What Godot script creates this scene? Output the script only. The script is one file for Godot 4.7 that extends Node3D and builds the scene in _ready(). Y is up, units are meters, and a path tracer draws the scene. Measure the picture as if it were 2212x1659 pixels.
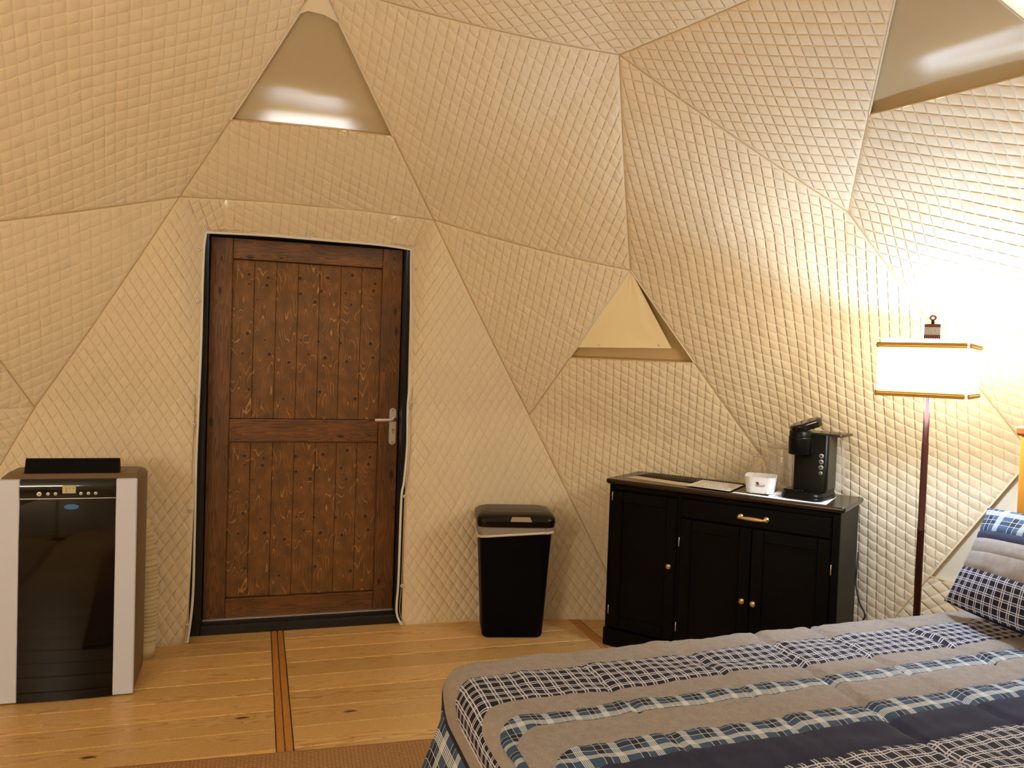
extends Node3D
# A quilted geodesic glamping dome seen towards its door. Metres, y up, the door looks along +z.

const DOME := Vector3(0, 0.56, 0)      # centre of the dome sphere
const RAD := 3.0
var V := {}                            # named hub points of the dome lining
var M := {}                            # materials
var used := {}
var rng := RandomNumberGenerator.new()
var wrinkle := FastNoiseLite.new()

# ---------------------------------------------------------------- naming
func numbered(n: String) -> String:
	if not used.has(n):
		used[n] = 0
		return n
	used[n] += 1
	return "%s_%03d" % [n, used[n]]

func tag(o: Node3D, label: String, category := "", group := "", kind := "") -> Node3D:
	if label: o.set_meta("label", label)
	if category: o.set_meta("category", category)
	if group: o.set_meta("group", group)
	if kind: o.set_meta("kind", kind)
	return o

func thing(called: String, label: String, category: String, xf := Transform3D(), group := "", kind := "") -> Node3D:
	var o := Node3D.new()
	o.name = numbered(called)
	add_child(o)
	o.transform = xf
	tag(o, label, category, group, kind)
	return o

func part_name(parent: Node, n: String) -> String:
	var key := str(parent.get_instance_id()) + "/" + n
	if not used.has(key):
		used[key] = 0
		return n
	used[key] += 1
	return "%s_%03d" % [n, used[key]]

func add(called: String, mesh: Mesh, m: Material, parent: Node = null, xf := Transform3D()) -> MeshInstance3D:
	var o := MeshInstance3D.new()
	o.mesh = mesh
	o.material_override = m
	o.name = part_name(parent, called) if parent else numbered(called)
	(parent if parent else self).add_child(o, true)
	o.transform = xf
	return o

func commit(called: String, st: SurfaceTool, m: Material, parent: Node = null, xf := Transform3D()) -> MeshInstance3D:
	return add(called, st.commit(), m, parent, xf)

func piv(x: float, y: float, z: float, turn := 0.0) -> Transform3D:
	return Transform3D(Basis(Vector3.UP, turn), Vector3(x, y, z))

# ---------------------------------------------------------------- shapes
func begin() -> SurfaceTool:
	var st := SurfaceTool.new()
	st.begin(Mesh.PRIMITIVE_TRIANGLES)
	return st

func finish(st: SurfaceTool) -> SurfaceTool:
	st.generate_normals()
	return st

# a, b, c counter-clockwise seen from outside
func tri(st: SurfaceTool, a: Vector3, b: Vector3, c: Vector3, smooth := -1) -> void:
	for p in [a, c, b]:
		st.set_smooth_group(smooth)
		st.add_vertex(p)

func quad(st: SurfaceTool, a: Vector3, b: Vector3, c: Vector3, d: Vector3, smooth := -1) -> void:
	tri(st, a, b, c, smooth)
	tri(st, a, c, d, smooth)

# box with chamfered edges; optional UVs in metres on every face
func cbox(st: SurfaceTool, c: Vector3, s: Vector3, r := 0.002, turn := Basis()) -> void:
	var h := s * 0.5
	r = minf(r, minf(h.x, minf(h.y, h.z)) * 0.9)
	var P := func(x: float, y: float, z: float) -> Vector3: return c + turn * Vector3(x, y, z)
	for ax in 3:
		for sg in [-1.0, 1.0]:
			var u := (ax + 1) % 3
			var v := (ax + 2) % 3
			var pts := []
			for k in [[-1, -1], [1, -1], [1, 1], [-1, 1]]:
				var q := Vector3()
				q[ax] = sg * h[ax]
				q[u] = k[0] * (h[u] - r)
				q[v] = k[1] * (h[v] - r)
				pts.append(P.call(q.x, q.y, q.z))
			if sg < 0: pts.reverse()
			quad(st, pts[0], pts[1], pts[2], pts[3])
	for ax in 3:                       # twelve edge strips
		var u := (ax + 1) % 3
		var v := (ax + 2) % 3
		for su in [-1.0, 1.0]:
			for sv in [-1.0, 1.0]:
				var q := []
				for e in [[-1, 0], [1, 0], [1, 1], [-1, 1]]:
					var w := Vector3()
					w[ax] = e[0] * (h[ax] - r)
					w[u] = su * (h[u] - (0.0 if e[1] == 0 else r))
					w[v] = sv * (h[v] - (r if e[1] == 0 else 0.0))
					q.append(P.call(w.x, w.y, w.z))
				if su * sv > 0: quad(st, q[0], q[1], q[2], q[3])
				else: quad(st, q[3], q[2], q[1], q[0])
	for sx in [-1.0, 1.0]:
		for sy in [-1.0, 1.0]:
			for sz in [-1.0, 1.0]:
				var a: Vector3 = P.call(sx * h.x, sy * (h.y - r), sz * (h.z - r))
				var b: Vector3 = P.call(sx * (h.x - r), sy * h.y, sz * (h.z - r))
				var d: Vector3 = P.call(sx * (h.x - r), sy * (h.y - r), sz * h.z)
				if sx * sy * sz > 0: tri(st, a, b, d)
				else: tri(st, a, d, b)

func box(called: String, c: Vector3, s: Vector3, m: Material, parent: Node = null, r := 0.002, turn := Basis()) -> MeshInstance3D:
	var st := begin()
	cbox(st, Vector3(), s, r, turn)
	return commit(called, finish(st), m, parent, Transform3D(Basis(), c))

# box textured in metres: u runs along axis `along`
func wood_box(called: String, c: Vector3, s: Vector3, m: Material, parent: Node, r: float, along: int, u0: float, v0: float, us: float, vs: float) -> MeshInstance3D:
	var src := begin()
	cbox(src, Vector3(), s, r)
	var arr := src.commit_to_arrays()
	var uv := PackedVector2Array()
	var vs3: PackedVector3Array = arr[Mesh.ARRAY_VERTEX]
	for i in range(0, vs3.size(), 3):
		var n := (vs3[i + 2] - vs3[i]).cross(vs3[i + 1] - vs3[i]).abs()
		for k in 3:
			var p := vs3[i + k]
			var o1 := 1 if along == 0 else 0
			if n[o1] > n[2] and n[o1] > n[along]: o1 = 2
			uv.append(Vector2(u0 + (p[along] + s[along] * 0.5) / us, v0 + (p[o1] + s[o1] * 0.5) / vs))
	arr[Mesh.ARRAY_TEX_UV] = uv
	var am := ArrayMesh.new()
	am.add_surface_from_arrays(Mesh.PRIMITIVE_TRIANGLES, arr)
	var st := SurfaceTool.new()
	st.create_from(am, 0)
	st.generate_normals()
	return add(called, flat_normals(am), m, parent, Transform3D(Basis(), c))

func flat_normals(am: ArrayMesh) -> ArrayMesh:
	var arr := am.surface_get_arrays(0)
	var vs3: PackedVector3Array = arr[Mesh.ARRAY_VERTEX]
	var ns := PackedVector3Array()
	for i in range(0, vs3.size(), 3):
		var n := (vs3[i + 2] - vs3[i]).cross(vs3[i + 1] - vs3[i]).normalized()
		for k in 3: ns.append(n)
	arr[Mesh.ARRAY_NORMAL] = ns
	var out := ArrayMesh.new()
	out.add_surface_from_arrays(Mesh.PRIMITIVE_TRIANGLES, arr)
	return out

# surface of revolution about y: profile of (radius, height) from bottom to top
func lathe(st: SurfaceTool, prof: Array, seg := 24, xf := Transform3D(), smooth := 1) -> void:
	for i in prof.size() - 1:
		for k in seg:
			var a := TAU * k / seg
			var b := TAU * (k + 1) / seg
			var p: Vector2 = prof[i]
			var q: Vector2 = prof[i + 1]
			var A := xf * Vector3(p.x * cos(a), p.y, -p.x * sin(a))
			var B := xf * Vector3(p.x * cos(b), p.y, -p.x * sin(b))
			var C := xf * Vector3(q.x * cos(b), q.y, -q.x * sin(b))
			var D := xf * Vector3(q.x * cos(a), q.y, -q.x * sin(a))
			var g := smooth if smooth < 0 else smooth + i
			if p.x > 1e-6: tri(st, A, B, C, g)
			if q.x > 1e-6: tri(st, A, C, D, g)

func lathe_smooth(prof: Array, seg := 28) -> SurfaceTool:
	var st := begin()
	for i in prof.size() - 1:
		for k in seg:
			var pts := []
			for e in [[0, 0], [0, 1], [1, 1], [1, 0]]:
				var p: Vector2 = prof[i + e[0]]
				var a: float = TAU * ((k + e[1]) % seg) / seg
				pts.append(Vector3(p.x * cos(a), p.y, -p.x * sin(a)))
			if prof[i].x > 1e-6: tri(st, pts[0], pts[1], pts[2], 1)
			if prof[i + 1].x > 1e-6: tri(st, pts[0], pts[2], pts[3], 1)
	return finish(st)

# round tube along points
func tube(st: SurfaceTool, pts: Array, r: float, seg := 8, closed := false) -> void:
	var rings := []
	var n := pts.size()
	var ref := Vector3.UP
	for i in n:
		var a: Vector3 = pts[(i - 1 + n) % n] if closed else pts[maxi(i - 1, 0)]
		var b: Vector3 = pts[(i + 1) % n] if closed else pts[mini(i + 1, n - 1)]
		var t := (b - a).normalized()
		if absf(t.dot(ref)) > 0.95: ref = Vector3.RIGHT if absf(t.x) < 0.9 else Vector3.BACK
		var x := (ref - t * ref.dot(t)).normalized()
		ref = x
		var y := t.cross(x)
		var ring := []
		for k in seg:
			var an := TAU * k / seg
			ring.append(pts[i] + (x * cos(an) + y * sin(an)) * r)
		rings.append(ring)
	var last := n if closed else n - 1
	for i in last:
		for k in seg:
			var k2 := (k + 1) % seg
			quad(st, rings[i][k], rings[i][k2], rings[(i + 1) % n][k2], rings[(i + 1) % n][k], 1)
	if not closed:
		for k in range(1, seg - 1):
			tri(st, rings[0][0], rings[0][k + 1], rings[0][k], 2)
			tri(st, rings[n - 1][0], rings[n - 1][k], rings[n - 1][k + 1], 3)

func cord(called: String, pts: Array, r: float, m: Material, parent: Node = null, seg := 8, closed := false) -> MeshInstance3D:
	var st := begin()
	tube(st, pts, r, seg, closed)
	return commit(called, finish(st), m, parent)

func smooth_path(pts: Array, step := 0.03) -> Array:
	var c := Curve3D.new()
	for i in pts.size():
		var a: Vector3 = pts[maxi(i - 1, 0)]
		var b: Vector3 = pts[mini(i + 1, pts.size() - 1)]
		var t := (b - a) / 6.0
		c.add_point(pts[i], -t, t)
	c.bake_interval = step
	return Array(c.get_baked_points())

# rounded rectangle outline, counter-clockwise seen from above (+y), as (x, z)
func rrect(w: float, d: float, r: float, per := 5) -> Array:
	var out := []
	for q in 4:
		var cx: float = [1, 1, -1, -1][q] * (w * 0.5 - r)
		var cz: float = [1, -1, -1, 1][q] * (d * 0.5 - r)
		for k in per + 1:
			var a: float = PI / 2.0 * k / per + [-PI / 2, 0.0, PI / 2, PI][q]
			out.append(Vector2(cx + r * cos(a), cz - r * sin(a)))
	return out

# loft of rounded rectangles: rows of [y, width, depth, corner radius, (offset x, offset z)]
func loft(st: SurfaceTool, rows: Array, cap_low := true, cap_high := true, per := 5, smooth := 1) -> void:
	var rings := []
	for r in rows:
		var ring := []
		for p in rrect(r[1], r[2], r[3], per):
			ring.append(Vector3(p.x + (r[4] if r.size() > 4 else 0.0), r[0], p.y + (r[5] if r.size() > 5 else 0.0)))
		rings.append(ring)
	var n: int = rings[0].size()
	for i in rings.size() - 1:
		for k in n:
			var k2 := (k + 1) % n
			quad(st, rings[i][k], rings[i][k2], rings[i + 1][k2], rings[i + 1][k], smooth)
	var mid := Vector3()
	for p in rings[0]: mid += p / n
	if cap_low:
		for k in n: tri(st, mid, rings[0][(k + 1) % n], rings[0][k], -1)
	mid = Vector3()
	for p in rings[-1]: mid += p / n
	if cap_high:
		for k in n: tri(st, mid, rings[-1][k], rings[-1][(k + 1) % n], -1)

# polygon in (x, y) extruded along z from z0 to z1 (polygon counter-clockwise seen from +z)
func prism(st: SurfaceTool, poly: PackedVector2Array, z0: float, z1: float, xf := Transform3D()) -> void:
	if Geometry2D.is_polygon_clockwise(poly): poly.reverse()
	if not Geometry2D.is_polygon_clockwise(PackedVector2Array([Vector2(0, 0), Vector2(1, 0), Vector2(0, 1)])): pass
	var area := 0.0
	for i in poly.size():
		area += poly[i].cross(poly[(i + 1) % poly.size()])
	if area < 0: poly.reverse()
	var idx := Geometry2D.triangulate_polygon(poly)
	for i in range(0, idx.size(), 3):
		var a := poly[idx[i]]
		var b := poly[idx[i + 1]]
		var c := poly[idx[i + 2]]
		if (b - a).cross(c - a) < 0:
			var t := b
			b = c
			c = t
		tri(st, xf * Vector3(a.x, a.y, z1), xf * Vector3(b.x, b.y, z1), xf * Vector3(c.x, c.y, z1))
		tri(st, xf * Vector3(a.x, a.y, z0), xf * Vector3(c.x, c.y, z0), xf * Vector3(b.x, b.y, z0))
	for i in poly.size():
		var a := poly[i]
		var b := poly[(i + 1) % poly.size()]
		quad(st, xf * Vector3(a.x, a.y, z0), xf * Vector3(b.x, b.y, z0), xf * Vector3(b.x, b.y, z1), xf * Vector3(a.x, a.y, z1))

# smooth grid surface f(i/nu, j/nv) -> point; uv from g
func grid(nu: int, nv: int, f: Callable, g: Callable, flip := false) -> ArrayMesh:
	var vs3 := PackedVector3Array()
	var uv := PackedVector2Array()
	for j in nv + 1:
		for i in nu + 1:
			vs3.append(f.call(float(i) / nu, float(j) / nv))
			uv.append(g.call(float(i) / nu, float(j) / nv))
	var ns := PackedVector3Array()
	var w := nu + 1
	for j in nv + 1:
		for i in nu + 1:
			var du := vs3[j * w + mini(i + 1, nu)] - vs3[j * w + maxi(i - 1, 0)]
			var dv := vs3[mini(j + 1, nv) * w + i] - vs3[maxi(j - 1, 0) * w + i]
			var n := du.cross(dv).normalized()
			ns.append(-n if flip else n)
	var idx := PackedInt32Array()
	for j in nv:
		for i in nu:
			var a := j * w + i
			var q := [a, a + 1, a + w + 1, a, a + w + 1, a + w]
			if not flip: q = [a, a + w + 1, a + 1, a, a + w, a + w + 1]
			idx.append_array(PackedInt32Array(q))
	var arr := []
	arr.resize(Mesh.ARRAY_MAX)
	arr[Mesh.ARRAY_VERTEX] = vs3
	arr[Mesh.ARRAY_NORMAL] = ns
	arr[Mesh.ARRAY_TEX_UV] = uv
	arr[Mesh.ARRAY_INDEX] = idx
	var am := ArrayMesh.new()
	am.add_surface_from_arrays(Mesh.PRIMITIVE_TRIANGLES, arr)
	return am

# ---------------------------------------------------------------- materials
func mat(c: Color, rough := 0.6, metal := 0.0, spec := 0.5) -> StandardMaterial3D:
	var m := StandardMaterial3D.new()
	m.albedo_color = c
	m.roughness = rough
	m.metallic = metal
	m.metallic_specular = spec
	return m

func rgb8(r: int, g: int, b: int) -> Color:
	return Color8(r, g, b)

func tex(im: Image) -> ImageTexture:
	return ImageTexture.create_from_image(im)

func textured(im: Image, rough := 0.7) -> StandardMaterial3D:
	var m := mat(Color.WHITE, rough)
	m.albedo_texture = tex(im)
	m.texture_repeat = true
	return m

func noise(freq: float, seed_: int, oct := 3) -> FastNoiseLite:
	var n := FastNoiseLite.new()
	n.noise_type = FastNoiseLite.TYPE_SIMPLEX_SMOOTH
	n.frequency = freq
	n.seed = seed_
	n.fractal_octaves = oct
	return n

# eight board lanes of knotty pine, 2 m long each
func pine_image() -> Image:
	var w := 1024
	var h := 768
	var im := Image.create(w, h, false, Image.FORMAT_RGB8)
	var n1 := noise(0.004, 3)
	var n2 := noise(0.02, 5, 2)
	var n3 := noise(0.25, 9, 2)
	var lane := h / 8
	var r := RandomNumberGenerator.new()
	r.seed = 11
	var kx := []
	for k in 8:
		kx.append([r.randf_range(80, 940), r.randf_range(20, 76), r.randf_range(120, 400), r.randf_range(-0.6, 0.6), r.randf_range(0.92, 1.06)])
	for y in h:
		var L := int(y / lane)
		var K: Array = kx[L]
		for x in w:
			var yc: float = lane * 0.5 + K[3] * 60.0 + 26.0 * n1.get_noise_2d(x, L * 400.0)
			var dy: float = (y - L * lane) - yc
			var f: float = dy * dy * 0.0030 + x * 0.004 * (1.0 if L % 2 else -1.0) + 1.6 * n1.get_noise_2d(x * 0.6, y * 6.0 + L * 900.0) + 0.25 * n2.get_noise_2d(x * 0.5, y * 5.0)
			var ku: float = (x - K[0]) / 17.0 + (1000.0 if L in [1, 2, 4, 6, 7] else 0.0)
			var kv: float = ((y - L * lane) - K[1]) / 7.0
			var kd := sqrt(ku * ku + kv * kv)
			f += 2.2 * exp(-kd * kd * 0.35)
			var g := f - floorf(f)
			var dark := pow(g, 3.5) * 0.95
			dark += 0.16 * n3.get_noise_2d(x * 0.12, y * 2.2)
			var c := Color(0.90, 0.745, 0.49).lerp(Color(0.74, 0.53, 0.29), clampf(dark, 0.0, 1.0))
			c = c * float(K[4])
			if kd < 1.0: c = c.lerp(Color(0.34, 0.19, 0.09), clampf((1.0 - kd) * 1.6, 0.0, 0.9))
			im.set_pixel(x, y, c)
	return im

# stained door wood: mode 0 = plank panel with pale cathedral lines and knots, 1 = rails and stiles
func door_image(mode: int) -> Image:
	var w := 640 if mode == 0 else 256
	var h := 768 if mode == 0 else 1024
	var im := Image.create(w, h, false, Image.FORMAT_RGB8)
	var n1 := noise(0.012, 21 + mode, 2)
	var n2 := noise(0.05, 33, 2)
	var n3 := noise(0.3, 41, 2)
	var r := RandomNumberGenerator.new()
	r.seed = 5 + mode
	var kn := []
	if mode == 0:
		for row in [[300.0, 7], [390.0, 6], [120.0, 4], [640.0, 6], [560.0, 3], [705.0, 6]]:
			for i in int(row[1]):
				kn.append(Vector3((i + 0.5 + r.randf_range(-0.25, 0.25)) * w / float(row[1]), row[0] + r.randf_range(-24, 24), r.randf_range(4.0, 8.5)))
	else:
		for i in 9: kn.append(Vector3(r.randf_range(20, w - 20), (i + r.randf()) * h / 9.0, r.randf_range(6, 13)))
	for y in h:
		for x in w:
			var c: Color
			if mode == 0:
				var f := 2.4 * n1.get_noise_2d(x * 0.8, y * 0.10) + 0.55 * n1.get_noise_2d(x * 0.5 + 900, y * 0.35) + 0.035 * n2.get_noise_2d(x * 0.6, y * 0.5) + x * 0.004
				var dk := 0.0
				for k in kn:
					var dx: float = (x - k.x) / k.z
					if absf(dx) > 6.0: continue
					var dy: float = (y - k.y) / (k.z * 1.25)
					if absf(dy) > 9.0: continue
					var d2: float = dx * dx + dy * dy
					f += 0.55 * exp(-(dx * dx * 0.16 + dy * dy * 0.05))
					if d2 < 1.0: dk = maxf(dk, 1.0 - d2 * 0.6)
					elif d2 < 2.2 and dy > 0.3: dk = minf(dk, -0.8)
				f *= 2.3
				var g := absf(f - roundf(f))
				var line := clampf(1.25 - g / 0.085, 0.0, 1.0) * clampf(0.55 + 1.6 * n1.get_noise_2d(x * 0.8 + 77, y * 0.8), 0.0, 1.0)
				c = Color(0.43, 0.285, 0.135) * (1.0 + 0.10 * n3.get_noise_2d(x * 1.5, y * 0.15) + 0.16 * n2.get_noise_2d(x * 0.3, y * 0.2))
				c = c.lerp(Color(0.74, 0.54, 0.32), line * 0.85)
				if dk > 0: c = c.lerp(Color(0.16, 0.085, 0.035), dk)
				elif dk < 0: c = c.lerp(Color(0.60, 0.42, 0.22), -dk * 0.6)
			else:
				var yy := absf(x - w * 0.5 - 40.0 * n1.get_noise_2d(3, y * 0.25))
				var f := yy * 0.03 + y * 0.003 + 1.3 * n1.get_noise_2d(x * 1.1, y * 0.10) + 0.3 * n2.get_noise_2d(x * 1.4, y * 0.1)
				var dk := 0.0
				for k in kn:
					var dx: float = (x - k.x) / k.z
					var dy: float = (y - k.y) / (k.z * 1.2)
					if absf(dx) > 7.0 or absf(dy) > 8.0: continue
					f += 0.9 * exp(-(dx * dx * 0.14 + dy * dy * 0.08))
					if dx * dx + dy * dy < 1.3: dk = maxf(dk, 1.0 - (dx * dx + dy * dy) * 0.7)
				var g := f * 2.0 - floorf(f * 2.0)
				c = Color(0.47, 0.305, 0.15).lerp(Color(0.28, 0.165, 0.075), pow(g, 2.0) * 0.85)
				c *= 1.0 + 0.14 * n3.get_noise_2d(x * 1.3, y * 0.05) + 0.22 * n2.get_noise_2d(x * 0.12, y * 0.08)
				if dk > 0: c = c.lerp(Color(0.12, 0.06, 0.03), dk * 0.85)
			im.set_pixel(x, y, c)
	return im

# tiny tiles of the bedding prints
func check_image() -> Image:
	var im := Image.create(96, 96, false, Image.FORMAT_RGB8)
	im.fill(Color(0.045, 0.06, 0.185))
	var white := Color(0.86, 0.87, 0.90)
	var mid := Color(0.25, 0.30, 0.50)
	im.fill_rect(Rect2i(30, 0, 10, 96), mid)
	im.fill_rect(Rect2i(0, 30, 96, 10), mid)
	for p in [20, 44]:
		im.fill_rect(Rect2i(p, 0, 9, 96), white)
		im.fill_rect(Rect2i(0, p, 96, 9), white)
	return im

func plaid_image() -> Image:
	var im := Image.create(192, 192, false, Image.FORMAT_RGB8)
	im.fill(Color(0.20, 0.33, 0.47))
	var navy := Color(0.06, 0.08, 0.20)
	var deep := Color(0.12, 0.20, 0.33)
	var pale := Color(0.62, 0.71, 0.80)
	var white := Color(0.90, 0.91, 0.93)
	im.fill_rect(Rect2i(0, 70, 192, 34), deep)
	im.fill_rect(Rect2i(70, 0, 34, 192), deep)
	im.fill_rect(Rect2i(70, 70, 34, 34), navy)
	im.fill_rect(Rect2i(110, 70, 26, 34), navy)
	im.fill_rect(Rect2i(70, 110, 34, 26), navy)
	im.fill_rect(Rect2i(148, 0, 36, 192), Color(0.36, 0.48, 0.60))
	im.fill_rect(Rect2i(0, 148, 192, 36), Color(0.36, 0.48, 0.60))
	im.fill_rect(Rect2i(148, 148, 36, 36), pale)
	for p in [146, 155, 164, 173, 182]:
		im.fill_rect(Rect2i(p, 0, 4, 192), white)
		im.fill_rect(Rect2i(0, p, 192, 4), white)
	for p in [66, 104]:
		im.fill_rect(Rect2i(p, 0, 3, 192), white)
		im.fill_rect(Rect2i(0, p, 192, 3), white)
	return im

func heather_image(c: Color, amp: float) -> Image:
	var im := Image.create(256, 256, false, Image.FORMAT_RGB8)
	var a := noise(0.5, 61, 2)
	var b := noise(0.03, 62, 2)
	for y in 256:
		for x in 256:
			im.set_pixel(x, y, c * (1.0 + amp * a.get_noise_2d(x * 0.25, y * 1.6) + amp * 0.7 * a.get_noise_2d(x * 1.6, y * 0.25) + amp * 0.5 * b.get_noise_2d(x, y)))
	return im

func jute_images() -> Array:
	var n := 128
	var im := Image.create(n, n, false, Image.FORMAT_RGB8)
	var hm := Image.create(n, n, false, Image.FORMAT_RGB8)
	var a := noise(0.4, 71, 2)
	for y in n:
		for x in n:
			var u := x / 16.0
			var v := y / 16.0
			var over := (int(u) + int(v)) % 2 == 0
			var fu := u - floorf(u) - 0.5
			var fv := v - floorf(v) - 0.5
			var hgt := cos(fv * PI) * (0.6 + 0.4 * cos(fu * PI)) if over else cos(fu * PI) * (0.6 + 0.4 * cos(fv * PI))
			hm.set_pixel(x, y, Color(hgt, hgt, hgt))
			im.set_pixel(x, y, Color(0.70, 0.52, 0.31) * (0.82 + 0.2 * hgt + 0.18 * a.get_noise_2d(x, y)))
	return [im, hm]

func paper_image(mode: int) -> Image:
	var im := Image.create(128, 160, false, Image.FORMAT_RGB8)
	im.fill(Color(0.93, 0.92, 0.90))
	var r := RandomNumberGenerator.new()
	r.seed = 90 + mode
	var ink := Color(0.42, 0.42, 0.46)
	for row in range(14, 150, 6):
		var x := 12
		if mode == 2 and row < 100: continue
		while x < 112:
			var l := r.randi_range(3, 11)
			if r.randf() < 0.8: im.fill_rect(Rect2i(x, row, mini(l, 114 - x), 2), ink)
			x += l + 3
	return im

func label_image() -> Image:
	var im := Image.create(192, 112, false, Image.FORMAT_RGB8)
	im.fill(Color(0.90, 0.94, 0.99))
	var r := RandomNumberGenerator.new()
	r.seed = 44
	var ink := Color(0.16, 0.24, 0.50)
	for row in 4:
		var x := 10
		while x < 178:
			var words := r.randi_range(2, 6)
			for k in words:
				if x > 176: break
				var y := 14 + row * 25
				im.fill_rect(Rect2i(x, y, 2, 13), ink)
				if r.randf() < 0.6: im.fill_rect(Rect2i(x, y + r.randi_range(0, 1) * 11, 6, 2), ink)
				if r.randf() < 0.5: im.fill_rect(Rect2i(x + 5, y + r.randi_range(0, 5), 2, 8), ink)
				if r.randf() < 0.5: im.fill_rect(Rect2i(x, y + 6, 6, 2), ink)
				x += 9
			x += 7
	return im

func mat_weave_image() -> Image:
	var im := Image.create(64, 64, false, Image.FORMAT_RGB8)
	im.fill(Color(0.05, 0.04, 0.035))
	for k in 6:
		var x := k * 11
		for y in 64:
			im.fill_rect(Rect2i(posmod(x + int(y * 0.33), 64), y, 3, 1), Color(0.62, 0.50, 0.34))
	im.fill_rect(Rect2i(0, 0, 64, 4), Color(0.05, 0.04, 0.035))
	im.fill_rect(Rect2i(0, 30, 64, 5), Color(0.05, 0.04, 0.035))
	return im

func make_materials() -> void:
	M.liner = mat(rgb8(236, 223, 198), 0.6, 0, 0.4)
	M.seam = mat(rgb8(196, 172, 132), 0.9)
	M.pipe = mat(rgb8(236, 229, 212), 0.6)
	M.white_pipe = mat(rgb8(238, 238, 240), 0.5)
	M.snap = mat(rgb8(225, 225, 225), 0.3, 0.4)
	M.hole = mat(rgb8(30, 28, 26), 0.7)
	M.vinyl = mat(rgb8(205, 190, 158), 0.33, 0, 0.5)
	M.vinyl.backlight_enabled = true
	M.vinyl.backlight = Color(0.55, 0.55, 0.55)
	M.vinyl_pale = mat(rgb8(222, 220, 208), 0.4)
	M.flap = mat(rgb8(250, 236, 196), 0.42)
	M.reveal = mat(rgb8(206, 180, 134), 0.7)
	M.valance = mat(rgb8(238, 226, 204), 0.8)
	M.cover = mat(rgb8(200, 190, 170), 0.8)
	M.pine = textured(pine_image(), 0.34)
	M.pine_dark = textured(pine_image(), 0.4)
	M.pine_dark.albedo_texture = M.pine.albedo_texture
	M.pine_dark.albedo_color = rgb8(214, 186, 152)
	M.subfloor = mat(rgb8(70, 45, 24), 0.9)
	M.plank = textured(door_image(0), 0.55)
	M.stile = textured(door_image(1), 0.5)
	M.black_frame = mat(rgb8(12, 15, 20), 0.55)
	M.gap = mat(rgb8(8, 8, 8), 0.9)
	M.alu = mat(rgb8(208, 210, 214), 0.32, 0.75)
	M.brushed = mat(rgb8(214, 208, 200), 0.34, 0.8)
	M.silver = mat(rgb8(214, 224, 252), 0.45, 0.0)
	M.gloss_black = mat(rgb8(4, 4, 6), 0.06, 0, 0.38)
	M.ac_case = mat(rgb8(118, 98, 76), 0.45)
	M.black_plastic = mat(rgb8(5, 5, 6), 0.45, 0, 0.2)
	M.lcd = mat(rgb8(196, 196, 160), 0.25)
	M.lcd_ink = mat(rgb8(96, 92, 66), 0.5)
	M.button = mat(rgb8(225, 225, 228), 0.3, 0.3)
	M.blue_oval = mat(rgb8(40, 110, 185), 0.3)
	M.hose = mat(rgb8(232, 217, 178), 0.5)
	M.bin = mat(rgb8(5, 5, 6), 0.5, 0, 0.2)
	M.lid = mat(rgb8(14, 10, 7), 0.28, 0, 0.4)
	M.taupe = mat(rgb8(168, 152, 136), 0.5)
	M.film = mat(Color(0.96, 0.94, 0.92, 0.35), 0.28)
	M.film.transparency = BaseMaterial3D.TRANSPARENCY_ALPHA
	M.film_hem = mat(rgb8(226, 212, 200), 0.35)
	M.espresso = mat(rgb8(5, 4, 4), 0.45, 0, 0.22)
	M.espresso_top = mat(rgb8(40, 27, 19), 0.24)
	M.brass = mat(rgb8(214, 178, 116), 0.3, 0.85)
	M.hinge = mat(rgb8(196, 176, 150), 0.35, 0.7)
	M.caddy = mat(rgb8(244, 245, 250), 0.35)
	M.sachet = mat(rgb8(226, 226, 230), 0.5)
	M.red = mat(rgb8(120, 30, 24), 0.5)
	M.paper = textured(paper_image(1), 0.9)
	M.paper2 = textured(paper_image(2), 0.9)
	M.sheet = mat(rgb8(216, 196, 168), 0.85)
	M.sheet_white = mat(rgb8(238, 240, 244), 0.85)
	M.mat_dark = mat(rgb8(16, 13, 11), 0.8)
	M.mat_weave = textured(mat_weave_image(), 0.8)
	M.machine = mat(rgb8(6, 6, 6), 0.35, 0, 0.3)
	M.machine_gloss = mat(rgb8(7, 7, 7), 0.08)
	M.machine_side = mat(rgb8(46, 42, 30), 0.5)
	M.ring = mat(rgb8(150, 150, 148), 0.4, 0.5)
	M.glass = mat(Color(0.93, 0.92, 0.88, 0.10), 0.05)
	M.glass.transparency = BaseMaterial3D.TRANSPARENCY_ALPHA
	M.glass_edge = mat(Color(0.80, 0.74, 0.64, 0.45), 0.1)
	M.glass_edge.transparency = BaseMaterial3D.TRANSPARENCY_ALPHA
	M.bronze = mat(rgb8(74, 36, 30), 0.35, 0.55)
	M.gold_trim = mat(rgb8(214, 170, 74), 0.6)
	M.shade = mat(rgb8(250, 246, 236), 0.8)
	M.shade.emission_enabled = true
	M.shade.emission = Color(1, 0.97, 0.90)
	M.shade.emission_energy_multiplier = 1.3
	M.shade_trim_white = mat(rgb8(252, 250, 246), 0.7)
	M.bulb = mat(rgb8(255, 250, 240), 0.4)
	M.bulb.emission_enabled = true
	M.bulb.emission = Color(1, 0.96, 0.88)
	M.bulb.emission_energy_multiplier = 4.0
	M.copper = mat(rgb8(150, 88, 74), 0.36, 0.6)
	M.dark_metal = mat(rgb8(16, 12, 11), 0.4, 0.5)
	M.card = mat(rgb8(246, 247, 250), 0.7)
	M.clip_label = textured(label_image(), 0.7)
	M.check = textured(check_image(), 0.85)
	M.plaid = textured(plaid_image(), 0.85)
	M.grey_cloth = textured(heather_image(Color(0.615, 0.59, 0.585), 0.10), 0.9)
	M.navy = textured(heather_image(Color(0.13, 0.145, 0.27), 0.12), 0.9)
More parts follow.
